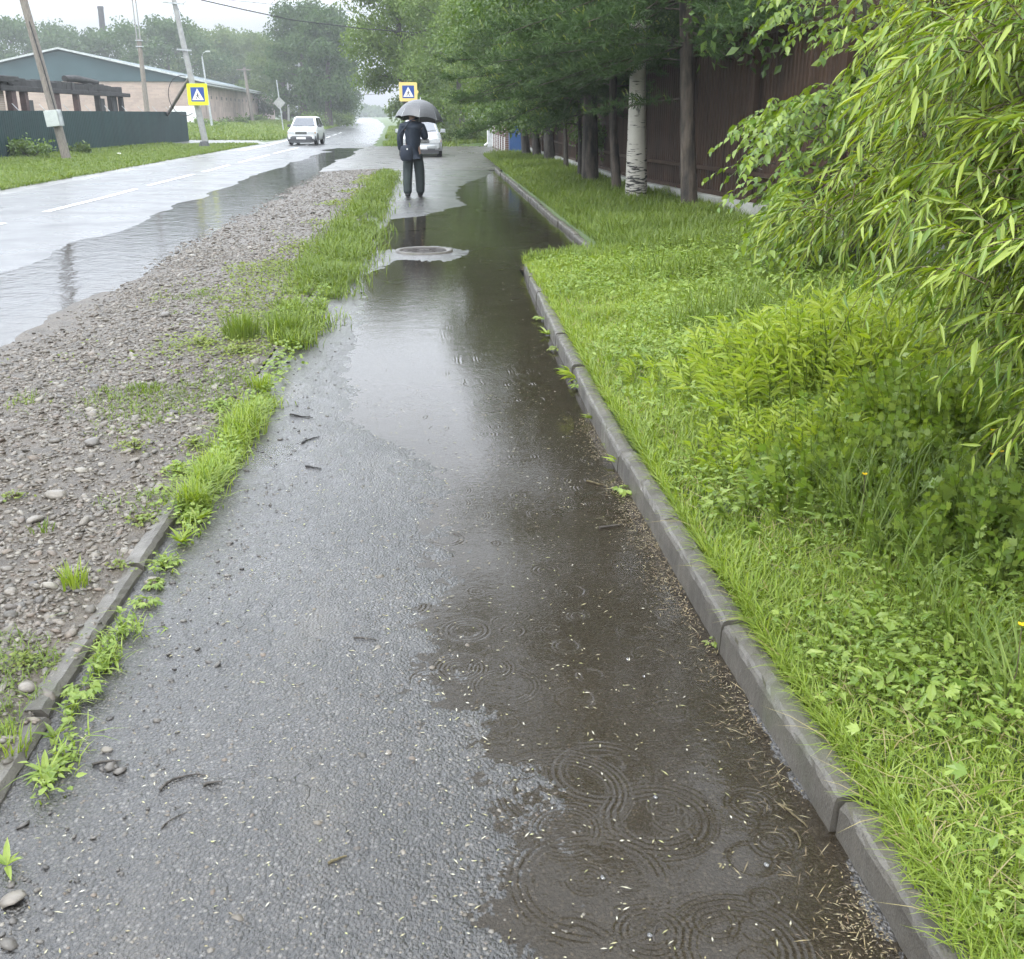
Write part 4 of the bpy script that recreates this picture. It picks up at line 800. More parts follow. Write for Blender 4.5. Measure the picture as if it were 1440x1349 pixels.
m.box((0, .142, 1.592), (.05, .012, .01)); m.build('face', M['skin'], o)
b = thing('shoulder_bag', 'dark bag with a small white tag hanging at the left hip of the walker', 'bag', (px_ - .13, py_ - .2, .80)); rings = []
for z, hw, hd in ((-.06, .09, .02), (-.03, .12, .04), (.05, .13, .05), (.16, .125, .05), (.22, .10, .04), (.25, .05, .02)): rings.append([Vector((hw * math.cos(a), hd * math.sin(a), z)) for a in np.linspace(0, 2 * PI, 17)[:-1]])
MB().loft(rings).build('pouch', M['bag'], b); MB().tube([(-.10, .0, .25), (-.13, .0, .45), (.1, .02, .72), (.24, .12, .755)], .012, 6).build('strap', M['bag'], b); MB().lathe([(0, .006), (.016, .004), (.018, 0), (0, -.004)], (.02, -.054, .17), 10, Matrix.Rotation(PI / 2, 4, 'X')).build('tag', M['signwhite'], b)
u_ = thing('umbrella', 'open black umbrella with eight panels held over the walker', 'umbrella', (px_ + .12, py_ + .20, 1.29)); Rm = Matrix.Rotation(.10, 4, 'Y') @ Matrix.Rotation(-.12, 4, 'X')
UR, UH, US = .50, .40, .235; vs = []; fs = []; nr = 8; sub = 6; rows = 9
def upt(i, a):
    ph = i / (rows - 1) * 1.25; r = UR * math.sin(ph) / math.sin(1.25); z = US + UH * (math.cos(ph) - math.cos(1.25)) / (1 - math.cos(1.25)) 
    f = (a * nr / (2 * PI)) % 1.0; k = 1 - .075 * math.sin(f * PI) * (i / (rows - 1)) ** 1.3; return Rm @ Vector((r * k * math.cos(a), r * k * math.sin(a), z + .03 * math.sin(f * PI) * (i / (rows - 1)) ** 2))
for i in range(1, rows):
    for j in range(nr * sub): vs.append(upt(i, 2 * PI * j / (nr * sub)))
n = nr * sub; vs.append(upt(0, 0)); fs = [(i * n + j, (i + 1) * n + j, (i + 1) * n + (j + 1) % n, i * n + (j + 1) % n) for i in range(rows - 2) for j in range(n)] + [(len(vs) - 1, j, (j + 1) % n) for j in range(n)]
MB().add(vs, fs, 0, False).build('canopy', M['umb'], u_)
for j in range(nr): a = 2 * PI * j / nr; MB().tube([upt(i, a) * 1.0 - Rm @ Vector((0, 0, .006)) for i in range(0, rows)], .004, 5).build('rib', M['galv'], u_)
MB().tube([Rm @ Vector((0, 0, -.08)), Rm @ Vector((0, 0, US + UH + .06))], .007, 6).build('shaft', M['galv'], u_); MB().tube([Rm @ Vector((0, 0, -.02)), Rm @ Vector((0, 0, -.12)), Rm @ Vector((.02, 0, -.16)), Rm @ Vector((.05, 0, -.15))], .014, 8).build('handle', M['shoe'], u_); MB().tube([Rm @ Vector((0, 0, US + UH)), Rm @ Vector((0, 0, US + UH + .05))], [.012, .006], 6).build('ferrule', M['chrome'], u_)
# ------------------------------------------------------------------ trees
def tree(name, label, base, H, r0, h0, R, matL, matB, nleaf, LL, group, lean=(0, 0), droop=.3, seed=1, limbs=11, prof=None, rc=.8, flat=.75, clear=None, tpl=T_QUAD, cut=None):
    r = np.random.default_rng(seed); o = thing(name, label, 'tree', base, 0, group); m = MB(); pts = []; rad = []
    for i in range(8):
        t = i / 7; pts.append((lean[0] * t + .06 * H / 8 * math.sin(3.1 * t + seed), lean[1] * t + .06 * H / 8 * math.sin(2.3 * t + 2 * seed), H * .92 * t - .06)); rad.append(r0 * (1 - .86 * t) * (1.25 if i == 0 else 1))
    m.tube(pts, rad, 10); cl = []
    prof = prof or (lambda t: math.sin(PI * min(1, .12 + t * .88)) ** .6)
    for i in range(limbs):
        t = (i + r.random() * .6) / limbs; z = h0 + (H * .95 - h0) * t; tt = z / (H * .92); p0 = Vector(np.array([np.interp(tt, np.linspace(0, 1, 8), [q[k] for q in pts]) for k in range(3)]))
        az = i * 2.4 + r.random() * .7; ln = R * prof(t) * r.uniform(.75, 1.15); up = .55 - .9 * droop + .45 * t
        lp_ = []; 
        for k in range(6):
            f = k / 5; lp_.append(p0 + Vector((math.cos(az + .25 * f) * ln * f, math.sin(az + .25 * f) * ln * f, ln * (up * f - droop * .55 * f * f * 1.2))))
        br = max(.012, r0 * .42 * (1 - .7 * t)); m.tube(lp_, [br * (1 - .8 * k / 5) for k in range(6)], 6)
        for f in (.45, .72, 1.0):
            q = lp_[int(round(f * 5))]; cl.append((q, rc * r.uniform(.7, 1.25) * (.8 + .25 * f)))
        for k in range(3):
            f = r.uniform(.35, .9); q0 = lp_[int(f * 5)]; a2 = az + r.choice([-1, 1]) * r.uniform(.5, 1.2); l2 = ln * r.uniform(.25, .5)
            q1 = q0 + Vector((math.cos(a2) * l2, math.sin(a2) * l2, l2 * (up * .7 - droop * .5))); m.tube([q0, (q0 + q1) / 2 + Vector((0, 0, .05 * l2)), q1], [br * .4, br * .28, br * .12], 5); cl.append((q1, rc * r.uniform(.6, 1.1)))
    cl.append((Vector(pts[-1]), rc)); m.build('trunk', matB, o)
    cc = np.array([c[0][:] for c in cl]); cr = np.array([c[1] for c in cl]); wgt = cr ** 2 * r.uniform(.45, 1.3, len(cr)); idx = r.choice(len(cl), nleaf, p=wgt / wgt.sum())
    dr = nrm(r.normal(size=(nleaf, 3))); rr = r.random(nleaf) ** .45; off = dr * (rr * cr[idx])[:, None]; off[:, 2] *= flat; off[:, 2] -= droop * .6 * np.hypot(off[:, 0], off[:, 1])
    P = cc[idx] + off
    if clear is not None: P = P[P[:, 2] > clear]
    if cut is not None: P = P[cut(P + np.array(base))]
    n = len(P); dr = nrm(r.normal(size=(n, 3))); D = dr + np.array([0, 0, -droop * 1.6]); N = nrm(r.normal(size=(n, 3)) + np.array([0, -.2, .9])); L = LL * np.exp(r.normal(size=n) * .22)
    v, f = leaves(P, D, N, L, L * .6, tpl, .25); nmesh('crown', v, f, matL, o); return o
def pine(label, base, H, r0, h0, R, seed, ntw, lean=(0, 0), extra=(), prof=None, tiles=34):
    r = np.random.default_rng(seed); o = thing('pine_tree', label, 'tree', base, 0, 'tree row along the brown fence'); m = MB(); pts = []; rad = []
    for i in range(9):
        t = i / 8; pts.append((lean[0] * t + .15 * math.sin(7 * t + seed) * (1 - t), lean[1] * t + .07 * math.sin(4 * t + seed * 2) * (1 - t), H * t - .06)); rad.append(r0 * (1 - .85 * t) * (1.2 if i == 0 else 1))
    m.tube(pts, rad, 12); tips = []; prof = prof or (lambda t: (1 - t) ** .42)
    nl = int((H - h0) / .36)
    specs = [(h0 + (H - h0) * ((i + .5 * r.random()) / nl) ** 1.25, i * 2.4 + r.random(), R * prof(i / nl) * r.uniform(.7, 1.15), .16) for i in range(nl) for _ in (0, 1)] + [tuple(e) for e in extra]
    specs += [(h0 + .15 + 1.5 * r.random(), i * 2.4 + r.random(), R * r.uniform(.5, 1.0), -.02 - .1 * r.random()) for i in range(34)]
    for j, (z, az, ln, up) in enumerate(specs):
        az += j % 2 * 1.3; tt = z / H; p0 = Vector([float(np.interp(tt, np.linspace(0, 1, 9), [q[k] for q in pts])) for k in range(3)]); lp_ = []
        for k in range(6):
            f = k / 5; lp_.append(p0 + Vector((math.cos(az) * ln * f, math.sin(az) * ln * f, ln * (up * f - .42 * f * f + .22 * f ** 3))))
        m.tube(lp_, [max(.005, r0 * .13 * (1 - .8 * k / 5)) for k in range(6)], 5); ntj = max(8, int(1.6 * ntw * ln / R))
        for k in range(ntj):
            f = r.uniform(.12, 1.0); q = lp_[0].lerp(lp_[0], 0); kk = f * 5; i0 = min(int(kk), 4); q = lp_[i0].lerp(lp_[i0 + 1], kk - i0); a2 = az + r.normal() * .9; l2 = r.uniform(.18, .48)
            d = Vector((math.cos(a2), math.sin(a2), r.uniform(-.15, .45))); tips.append((q, d.normalized(), l2))
    m.build('trunk', M['pinebark'], o)
    q = np.array([t[0][:] for t in tips]); d = np.array([t[1][:] for t in tips]); l = np.array([t[2] for t in tips]); n = len(q); kk = tiles; idx = np.repeat(np.arange(n), kk); f = r.random(n * kk) ** .8
    P = q[idx] + d[idx] * (l[idx] * f)[:, None]; D = d[idx] * .75 + nrm(r.normal(size=(n * kk, 3))) * .8; L = r.uniform(.075, .12, n * kk)
    a = leaves(P, D, nrm(r.normal(size=(n * kk, 3))), L, .0135, T_QUAD)
    sh = np.nonzero(r.random(n) < .16)[0]; P = q[sh] + d[sh] * l[sh][:, None]; ks = 10; idx = np.repeat(sh, ks); up = d[idx] * .8 + np.array([0, 0, .75]); tt = r.random(len(idx))
    P = q[idx] + d[idx] * l[idx][:, None] + nrm(up) * (tt * .11)[:, None]; b = leaves(P, up + r.normal(size=(len(idx), 3)) * .25, nrm(r.normal(size=(len(idx), 3))), .055, .016, T_QUAD)
    v, ff, mi = cat([(a[0], a[1], 0), (b[0], b[1], 1)]); nmesh('crown', v, ff, [M['needle'], M['shoot']], o, mi=mi); return o
LZ = lambda x, y: float(lawn_z(np.array([x]), np.array([y]))[0])
TR = 'tree row along the brown fence'
pine('pine with wavy furrowed trunk just right of the birch', (3.98, 16.7, LZ(3.98, 16.7)), 13.0, .118, 2.3, 3.2, 21, 34, (-.15, .1), [(1.75, 2.9, 1.25, .06)])
pine('slim dark pine directly left of the birch', (3.62, 20.6, LZ(3.62, 20.6)), 11.5, .085, 2.0, 2.7, 22, 30, (-.2, 0))
pine('thick dark pine, second trunk left of the birch', (3.66, 23.6, LZ(3.66, 23.6)), 14.0, .17, 1.75, 3.2, 23, 36, (-.35, 0), [(1.55, 3.6, 1.6, .0), (1.6, 4.4, 1.5, 0.)])
tree('birch_tree', 'white barked birch standing out among the dark trunks', (3.70, 18.9, LZ(3.7, 18.9)), 15.0, .165, 3.1, 3.2, M['maple'], M['birch'], 30000, .085, TR, (-.65, .1), .45, 31, 20, rc=.75)
tree('slim_tree', 'slim dark trunk with hanging leaves left of the thick pine', (3.50, 25.2, LZ(3.5, 25.2)), 6.5, .055, 1.2, 1.6, M['maple'], M['bark'], 14000, .085, TR, (-.2, .2), .5, 32, 10, rc=.6)
tree('slim_tree', 'slim tilted trunk with low leaves, fourth trunk left of the birch', (3.62, 29, LZ(3.62, 29)), 6.6, .065, 1.15, 1.8, M['maple'], M['bark'], 15000, .09, TR, (-.25, 0), .5, 33, 10, rc=.65)
tree('broadleaf_tree', 'stout dark trunked tree nearest the slim trunks, leaves hanging low', (3.75, 34, LZ(3.75, 34)), 7.2, .17, 1.2, 2.5, M['maple'], M['bark'], 24000, .10, TR, (-.4, 0), .45, 34, 12, rc=.85, clear=1.2)
tree('broadleaf_tree', 'leaning dark trunked tree in the middle of the far trunk group', (3.66, 36.6, LZ(3.66, 36.6)), 7.4, .14, 1.4, 2.5, M['maple'], M['bark'], 20000, .105, TR, (-.5, .3), .4, 35, 11, rc=.85, clear=1.2)
tree('broadleaf_tree', 'left leaning trunk nearest the blue cabinet', (3.55, 39.2, LZ(3.55, 39.2)), 7.4, .15, 1.6, 2.8, M['maple_l'], M['bark'], 20000, .11, TR, (-.8, 0), .4, 36, 12, rc=.9, clear=1.2)
YT = 'trees behind the yard entrance'
tree('broadleaf_tree', 'bushy green tree leaning over the white panelled wall', (4.6, 48, 0), 7.8, .18, 1.5, 3.2, M['maple_l'], M['bark'], 20000, .13, YT, (-.7, 0), .35, 37, 13, rc=1.1, clear=1.2)
tree('broadleaf_tree', 'light green tree behind the drainpipe', (3.9, 59, 0), 8.6, .2, 1.2, 3.5, M['maple_l'], M['greybark'], 20000, .15, YT, (-.5, 0), .3, 38, 13, rc=1.2)
tree('broadleaf_tree', 'leafy tree between the drainpipe and the amber crossing sign', (1.9, 66, 0), 9.4, .22, .8, 3.7, M['maple_l'], M['greybark'], 20000, .17, YT, (-.5, 0), .3, 39, 13, rc=1.3)
tree('broadleaf_tree', 'tall yellow green tree with forked dark trunk behind the amber crossing sign', (-1.4, 74, 0), 12.2, .34, 3.2, 3.7, M['maple_l'], M['bark'], 34000, .19, YT, (-.7, 0), .3, 40, 15, rc=1.45)
tree('broadleaf_tree', 'dense tree on the right of the road beyond the forked trunk', (.2, 92, 0), 11.0, .3, 1.0, 3.4, M['far_l'], M['bark'], 18000, .24, YT, (0, 0), .3, 41, 12, rc=1.5)
tree('broadleaf_tree', 'faded tree on the right of the road, third beyond the sign', (.2, 118, 0), 11, .3, .8, 3.6, M['far_l'], M['bark'], 16000, .28, YT, (0, 0), .3, 42, 12, rc=1.6)
BF = 'trees behind the brown fence'
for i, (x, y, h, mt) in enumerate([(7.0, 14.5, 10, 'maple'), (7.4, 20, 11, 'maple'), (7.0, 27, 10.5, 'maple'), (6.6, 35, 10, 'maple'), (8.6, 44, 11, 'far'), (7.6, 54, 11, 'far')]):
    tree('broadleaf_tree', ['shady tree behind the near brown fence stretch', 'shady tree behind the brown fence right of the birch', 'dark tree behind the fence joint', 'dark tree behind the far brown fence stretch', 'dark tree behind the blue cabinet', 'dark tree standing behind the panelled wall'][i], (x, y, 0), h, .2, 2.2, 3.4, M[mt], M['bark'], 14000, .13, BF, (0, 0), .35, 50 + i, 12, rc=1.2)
LT = 'trees beyond the warehouse'
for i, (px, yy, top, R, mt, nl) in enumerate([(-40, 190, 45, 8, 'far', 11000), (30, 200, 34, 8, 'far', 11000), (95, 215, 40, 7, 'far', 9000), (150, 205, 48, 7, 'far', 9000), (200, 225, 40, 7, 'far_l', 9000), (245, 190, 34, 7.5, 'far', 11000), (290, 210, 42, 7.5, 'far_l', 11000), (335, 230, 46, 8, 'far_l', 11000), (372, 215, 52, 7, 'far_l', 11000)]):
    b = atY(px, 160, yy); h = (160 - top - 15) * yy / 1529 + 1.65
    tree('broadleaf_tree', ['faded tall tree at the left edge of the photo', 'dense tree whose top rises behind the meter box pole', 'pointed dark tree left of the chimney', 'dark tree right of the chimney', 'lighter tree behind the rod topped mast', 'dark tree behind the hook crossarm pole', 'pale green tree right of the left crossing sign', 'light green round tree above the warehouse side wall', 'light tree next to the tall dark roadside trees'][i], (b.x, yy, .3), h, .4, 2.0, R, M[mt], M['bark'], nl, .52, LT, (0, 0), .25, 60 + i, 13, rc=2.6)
for i, (px, yy, top, R, mt) in enumerate([(428, 150, 24, 5.5, 'far'), (462, 140, 30, 3.7, 'far'), (446, 176, 46, 4.8, 'far'), (400, 172, 70, 6, 'far_l'), (478, 200, 96, 3.2, 'far')]):
    b = atY(px, 160, yy); h = (160 - top) * yy / 1529 + 1.65
    tree('broadleaf_tree', ['tallest dark tree left of the road gap', 'dark tree with bare lower trunk beside the road gap', 'dark tree between the two tall roadside trees', 'light tree behind the diamond sign', 'low faded tree at the left side of the road gap'][i], (b.x, yy, .3), h, .5, 2.5 if i < 3 else .8, R, M[mt], M['bark'], 15000, .36, 'tall trees left of the road', (.3, 0), .3, 80 + i, 14, rc=1.9)
for i, (x, y, s, lb) in enumerate([(-15.2, 42.2, .55, 'small leafy bush at the foot of the teal fence'), (-14.8, 46.5, .3, 'low weeds at the teal fence right of the pole'), (-20, 100, .9, 'overgrown shrub before the warehouse corner'), (-21.5, 122, 1.0, 'shrubs under the warehouse side wall, near end'), (-24, 150, 1.1, 'shrubs under the warehouse side wall, far end'), (-14.2, 128, 1.3, 'roadside bush behind the white car'), (-12.9, 150, 1.6, 'pale bush beside the far road'), (1.0, 62, .9, 'grey green shrub left of the drainpipe'), (2.3, 60.5, .8, 'leafy shrub touching the drainpipe'), (-1.9, 84, .9, 'bush at the foot of the forked tree')]):
    o = thing('shrub', lb, 'shrub', (x, y, .05), 0, 'roadside shrubs'); n = 1400; c = rdir(9) * s * np.array([1.4, .9, .35]) + np.array([0, 0, s * .55]); ix = rng.integers(0, 9, n); P = c[ix] + rng.normal(size=(n, 3)) * s * .26; P[:, 2] = np.abs(P[:, 2])
    nmesh('foliage', *leaves(P, rdir(n), rdir(n) + [0, 0, 1.], .06 + .0016 * y, .05 + .001 * y, T_QUAD), M['far_l' if i % 2 else 'maple_l'], o)
    m = MB(); [m.tube([(0, 0, 0), c[k] * .6 + [0, 0, .05], c[k]], [.02, .014, .006], 5) for k in range(5)]; m.build('stem', M['bark'], o)
# distant wood closing the road
n = 9000; x = rng.uniform(-160, 90, n); y = 520 + rng.random(n) * 30; h = 1.5 + 3 * (vnoise(x * .06, x * 0, 4) + vnoise(x * .3, x * 0, 5) * .4) ; P = np.stack([x, y, rng.random(n) ** .7 * h], -1)
tag(nmesh('distant_wood', *leaves(P, rdir(n), rdir(n) + [0, -1., .6], 2.2, 1.8, T_QUAD), M['far']), 'hazy line of distant wood closing the road', 'wood', kind='stuff')
# ------------------------------------------------------------------ broadleaf bush at the fence
def spray(starts, dirs, lens, nper, L, W, tp, droop=.5, seed=0, tw=.003, curl=.25, spread=.9):
    r = np.random.default_rng(seed); n = len(starts); t = (np.arange(nper) + .5) / nper; dirs = nrm(dirs); P = []; D = []; N = []; m = MB()
    side = nrm(np.cross(dirs, np.array([0, 0, 1.]) + r.normal(size=dirs.shape) * .2)); up = np.cross(side, dirs)
    for k in range(nper):
        f = t[k] + r.normal(size=n) * .3 / nper; c = starts + dirs * (lens * f)[:, None] + np.array([0, 0, -1.]) * (droop * lens * f * f)[:, None]; tan = dirs + np.array([0, 0, -2.]) * (droop * f)[:, None]
        sg = 1 if k % 2 else -1; P.append(c); D.append(nrm(tan) + side * sg * spread + np.array([0, 0, -.25]) + r.normal(size=(n, 3)) * .28); N.append(up + r.normal(size=(n, 3)) * .4)
    P = np.concatenate(P); D = np.concatenate(D); N = np.concatenate(N); LLn = L * np.exp(r.normal(size=len(P)) * .2); lf = leaves(P, D, N, LLn, W * LLn / L, tp, curl)
    if tw:
        for i in range(n): m.tube([starts[i] + dirs[i] * lens[i] * f - np.array([0, 0, 1.]) * droop * lens[i] * f * f for f in (-.25, 0, .35, .7, 1.)], [tw * 1.6, tw * 1.4, tw, tw * .7, tw * .4], 4, cap=False)
    return lf, m
def region(n, poly, d0, d1, seed):
    r = np.random.default_rng(seed); out = []; P = np.array(poly, float); lo = P.min(0); hi = P.max(0)
    while len(out) < n:
        q = r.uniform(lo, hi); ins = False; j = len(P) - 1
        for i in range(len(P)):
            if (P[i, 1] > q[1]) != (P[j, 1] > q[1]) and q[0] < (P[j, 0] - P[i, 0]) * (q[1] - P[i, 1]) / (P[j, 1] - P[i, 1]) + P[i, 0]: ins = not ins
            j = i
        if ins:
            ry = np.array(ray(*q)); ry /= np.linalg.norm(ry); d = d0 + (d1 - d0) * r.random(); out.append(np.array([0, 0, EYE]) + ry * d)
    return np.array(out)
o = thing('leafy_bush', 'large broad leaved bush with hanging bright leaves before the brown fence', 'bush', (4.25, 10.0, LZ(4.2, 10)))
A = region(560, [(1030, 185), (1060, 130), (1130, 120), (1260, 60), (1500, 80), (1500, 300), (1290, 300), (1150, 305), (1060, 280), (1040, 230)], 9.3, 11.6, 1); B = region(300, [(1075, 20), (1090, -160), (1500, -260), (1500, 90), (1250, 90), (1200, 60), (1130, 50)], 9.2, 11.4, 2)
Cc = region(110, [(1050, 330), (1090, 270), (1250, 260), (1300, 300), (1200, 320), (1110, 350)], 9.4, 10.8, 3)
S = np.concatenate([A, B, Cc]) - np.array(o.location); dv = S * [1, 1, .25] + rng.normal(size=S.shape) * .5; dv[:, 2] = .15
lf, m = spray(S - nrm(dv) * .2, dv + [-.6, -.3, 0], rng.uniform(.25, .5, len(S)), 15, .074, .040, T_LEAF, .55, 3)
nmesh('crown', lf[0], lf[1], M['broad'], o, smooth=True)
for i in range(9):
    q = S[i * 90]; m.tube([(rng.normal() * .12, rng.normal() * .12, -.05), (q[0] * .25, q[1] * .25, q[2] * .45), (q[0] * .6, q[1] * .6, q[2] * .85), tuple(q)], [.035, .026, .016, .006], 7)
tag(m.build('stem', M['greybark'], o), kind='stuff')
# ------------------------------------------------------------------ willow overhanging from the right
o = thing('willow_tree', 'willow with long narrow leaves arching in from the right edge', 'tree', (3.55, 4.7, LZ(3.5, 4.7)))
T = [region(200, [(1190, -10), (1230, -350), (1900, -500), (1900, 100), (1450, 130), (1190, 130)], 3.4, 5.4, 11), region(250, [(1185, 100), (1500, 40), (1900, 100), (1900, 420), (1440, 430), (1240, 300), (1200, 200)], 3.0, 5.2, 12),
     region(170, [(1190, 330), (1260, 300), (1900, 380), (1900, 560), (1440, 570), (1310, 520), (1250, 440)], 2.9, 4.6, 13), region(14, [(1290, 480), (1500, 470), (1500, 620), (1350, 590)], 2.9, 3.9, 14), region(12, [(1090, 330), (1180, 290), (1230, 330), (1190, 360)], 3.8, 4.5, 15), region(3, [(1050, 335), (1090, 325), (1080, 350)], 4.1, 4.3, 16)]
T = np.concatenate(T); loc = np.array(o.location); tip = T - loc; n = len(tip); r = np.random.default_rng(17)
dv = np.stack([-np.ones(n), r.normal(size=n) * .45 - .15, r.uniform(-.05, .35, n)], -1); dv = nrm(dv); ln = r.uniform(.45, .95, n); dr = r.uniform(.35, .65, n)
st = tip - dv * ln[:, None] + np.array([0, 0, 1.]) * (dr * ln)[:, None]
lf, m = spray(st, dv, ln, 36, .072, .0105, T_LEAF, .5, 18, .0022, .25, .6)
# side twiglets
ix = np.repeat(np.arange(n), 5); f = r.uniform(.2, .9, len(ix)); s2 = st[ix] + dv[ix] * (ln[ix] * f)[:, None] - np.array([0, 0, 1.]) * (dr[ix] * ln[ix] * f * f)[:, None]; d2 = nrm(dv[ix] + r.normal(size=(len(ix), 3)) * .55 + [0, 0, -.15])
lf2, m2 = spray(s2, d2, r.uniform(.14, .34, len(ix)), 11, .066, .0098, T_LEAF, .5, 19, .0014, .2, .6)
v, ff, mi = cat([lf, lf2]); nmesh('crown', v, ff, M['willow'], o, smooth=True)
b_ = len(m.v); m.v += m2.v; m.f += [[b_ + i for i in q] for q in m2.f]; m.m += m2.m; m.sm += m2.sm
for i in range(0, n, 5):
    j = st[i]; h = np.array([-.1 + r.normal() * .15, r.normal() * .15, 1.7 + r.random() * .9]); md = (j + h) / 2 + [0, 0, .25]; m.tube([h, md, j], [.016, .010, .004], 5)
tag(m.build('branch', M['twig'], o), kind='stuff')
MB().tube([(0, 0, -.1), (.03, .02, .9), (-.05, .0, 1.8), (-.12, .05, 2.7), (.1, .1, 4.2)], [.17, .14, .12, .09, .04], 12).build('trunk', M['greybark'], o)
# ------------------------------------------------------------------ grass, weeds, tufts
def P3(x, y, zf): return np.stack([x, y, zf(x, y) - .004], -1)
def lawn_pts(n, x0, x1, y0, y1): x, y = scatter(n, x0, x1, y0, y1); return x, y
def vis(x, y, mrg=.0): return (x > np.where(y < 11.7, .985, 1.0 + np.clip((y - 11.7) * 1.3, 0, 1.0)) + mrg)
parts = []
x, y = scatter(190000, .985, 4.6, 1.2, 12.2); ok = vis(x, y) & (x < .8 + .62 * y + .9) & (x < 5.6 - .11 * y); x, y = x[ok], y[ok]; n = len(x)
tall = np.clip((x - 1.5) / 1.6, 0, 1); h = (.045 + .075 * vnoise(x * 2.2, y * 2.2, 91) + .10 * tall * vnoise(x * 1.2, y * 1.2, 93)) * rng.uniform(.6, 1.35, n); az = rng.uniform(0, 2 * PI, n)
parts.append((*blades(P3(x, y, lawn_z), h, (.0032 + .0005 * y) * rng.uniform(.7, 1.3, n), az, rng.uniform(.15, 1.2, n)), 0))
# fringe leaning over the kerb
n = 3600; y = 1.2 * np.exp(rng.random(n) * 2.26); x = np.interp(y, [0, 1.7, 3, 5.5, 8, 11.6], [1.055, 1.03, .985, .965, .985, 1.09]) + np.abs(rng.normal(size=n)) * .03; parts.append((*blades(P3(x, y, lawn_z), rng.uniform(.05, .13, n), .0035 + .0004 * y, rng.normal(PI, 1.2, n), rng.uniform(.2, 1.3, n)), 0))
x, y = scatter(90000, 1.0, 4.5, 11.4, 42); ok = vis(x, y, .02) & (x < 4.5); x, y = x[ok], y[ok]; n = len(x)
parts.append((*blades(P3(x, y, lawn_z), rng.uniform(.07, .2, n) + .14 * vnoise(x, y, 95) * (x > 2.3), .006 + .0003 * y, rng.uniform(0, 2 * PI, n), rng.uniform(.2, 1., n)), 1))
x, y = scatter(5000, 1.0, 3.6, 1.3, 9); ok = vis(x, y); x, y = x[ok], y[ok]; n = len(x); parts.append((*blades(P3(x, y, lawn_z), rng.uniform(.04, .13, n), .003 + .0004 * y, rng.uniform(0, 2 * PI, n), rng.uniform(.8, 2., n)), 2))
v, f, mi = cat(parts); tag(nmesh('lawn_grass', v, f, [M['grass'], M['grass_dark'], M['straw']], mi=mi), 'lush wet grass between the kerb and the brown fence', 'grass', kind='stuff')
# taller grass clumps back in the weeds
x, y = scatter(26000, 1.5, 4.6, 2.2, 10); g = vnoise(x * 1.6, y * 1.6, 97); ok = (g > .5) & (x < .8 + .62 * y + .6) & (x > 1.35 + .05 * y); x, y = x[ok], y[ok]; n = len(x)
a = blades(P3(x, y, lawn_z), rng.uniform(.16, .44, n), .0042 + .0005 * y, rng.uniform(0, 2 * PI, n), rng.uniform(.15, .9, n))
x, y = scatter(150000, 1.02, 4.6, 1.3, 11.5); g = fbm(x * 1.5, y * 1.5, 99, 3) + np.clip((x - 1.45) * .35, -.12, .35); ok = (g + rng.normal(size=len(x)) * .11 > .05) & (x < .8 + .62 * y + .8) & vis(x, y, .05); x, y = x[ok], y[ok]; n = len(x)
P = P3(x, y, lawn_z); P[:, 2] += rng.uniform(.03, .12, n) + .14 * np.clip((x - 1.7) / 1.5, 0, 1) * rng.random(n) * vnoise(x * 2, y * 2, 3); D = rdir(n); D[:, 2] = np.abs(D[:, 2]) * .3; N = rdir(n) * .5 + [0, 0, 1.]; L = np.exp(rng.normal(-4.2, .40, n)) * (1 + .05 * y)
P[:, 2] += .16 * np.clip((x - 1.9) / 1.2, 0, 1) * rng.random(n) ** 1.5; q = rng.random(n) < .5; b = leaves(P[q], D[q], N[q], L[q], L[q] * .95, T_LOBE, .2); c = leaves(P[~q], D[~q] + [0, 0, .35], N[~q], L[~q] * 1.5, L[~q] * .55, T_LEAF, .3)
v, f, mi = cat([(a[0], a[1], 0), (b[0], b[1], 1), (c[0], c[1], 1)]); tag(nmesh('weed_cover', v, f, [M['grass_dark'], M['weed']], mi=mi), 'knee high weeds with lobed leaves under the willow', 'weeds', kind='stuff')
# weed clumps between lawn and willow
def clump(px, py, n, rx, ry, h0, h1, mat, lb, L=.08, W=.016, tp=T_LEAF, nper=16, sd=23):
    x, y = gp(px, py, .12); o = thing('weed_clump', lb, 'plant', (x, y, LZ(x, y)), 0, 'tall weed clumps beside the willow'); r = np.random.default_rng(sd)
    st = np.stack([r.normal(size=n) * rx, r.normal(size=n) * ry, np.zeros(n)], -1); d = np.stack([st[:, 0] * .5 + r.normal(size=n) * .14, st[:, 1] * .5 + r.normal(size=n) * .14, np.ones(n)], -1)
    hh = r.uniform(h0, h1, n) * np.exp(-((st[:, 0] / rx) ** 2 + (st[:, 1] / ry) ** 2) * .14)
    lf, m = spray(st, d, hh, nper, L, W, tp, .03, sd, .0025, .35, 1.0); nmesh('foliage', lf[0], lf[1], M[mat], o, smooth=True); tag(m.build('stem', M['grass_dark'], o), kind='stuff')
clump(1185, 548, 480, .40, .36, .34, .62, 'weed_y', 'tall bright yellow green weed clump between lawn and willow')
clump(1090, 545, 120, .30, .26, .16, .34, 'weed_y', 'low yellow green weed clump at the lawn side of a taller one', .06, .014, sd=24)
clump(1330, 640, 330, .30, .26, .28, .52, 'weed', 'leafy green weed clump right under the willow tips', .036, .030, T_LOBE, 18, 25)
clump(1230, 690, 240, .24, .20, .18, .36, 'weed', 'celandine like weed clump around the nearest yellow flower', .034, .030, T_LOBE, 14, 26)
clump(1420, 800, 230, .20, .18, .22, .42, 'weed', 'leafy weed clump at the right edge below the willow', .036, .030, T_LOBE, 14, 27)
clump(1150, 640, 150, .26, .22, .14, .30, 'weed_y', 'pale weed patch in front of the tall yellow green clump', .05, .012, sd=28)
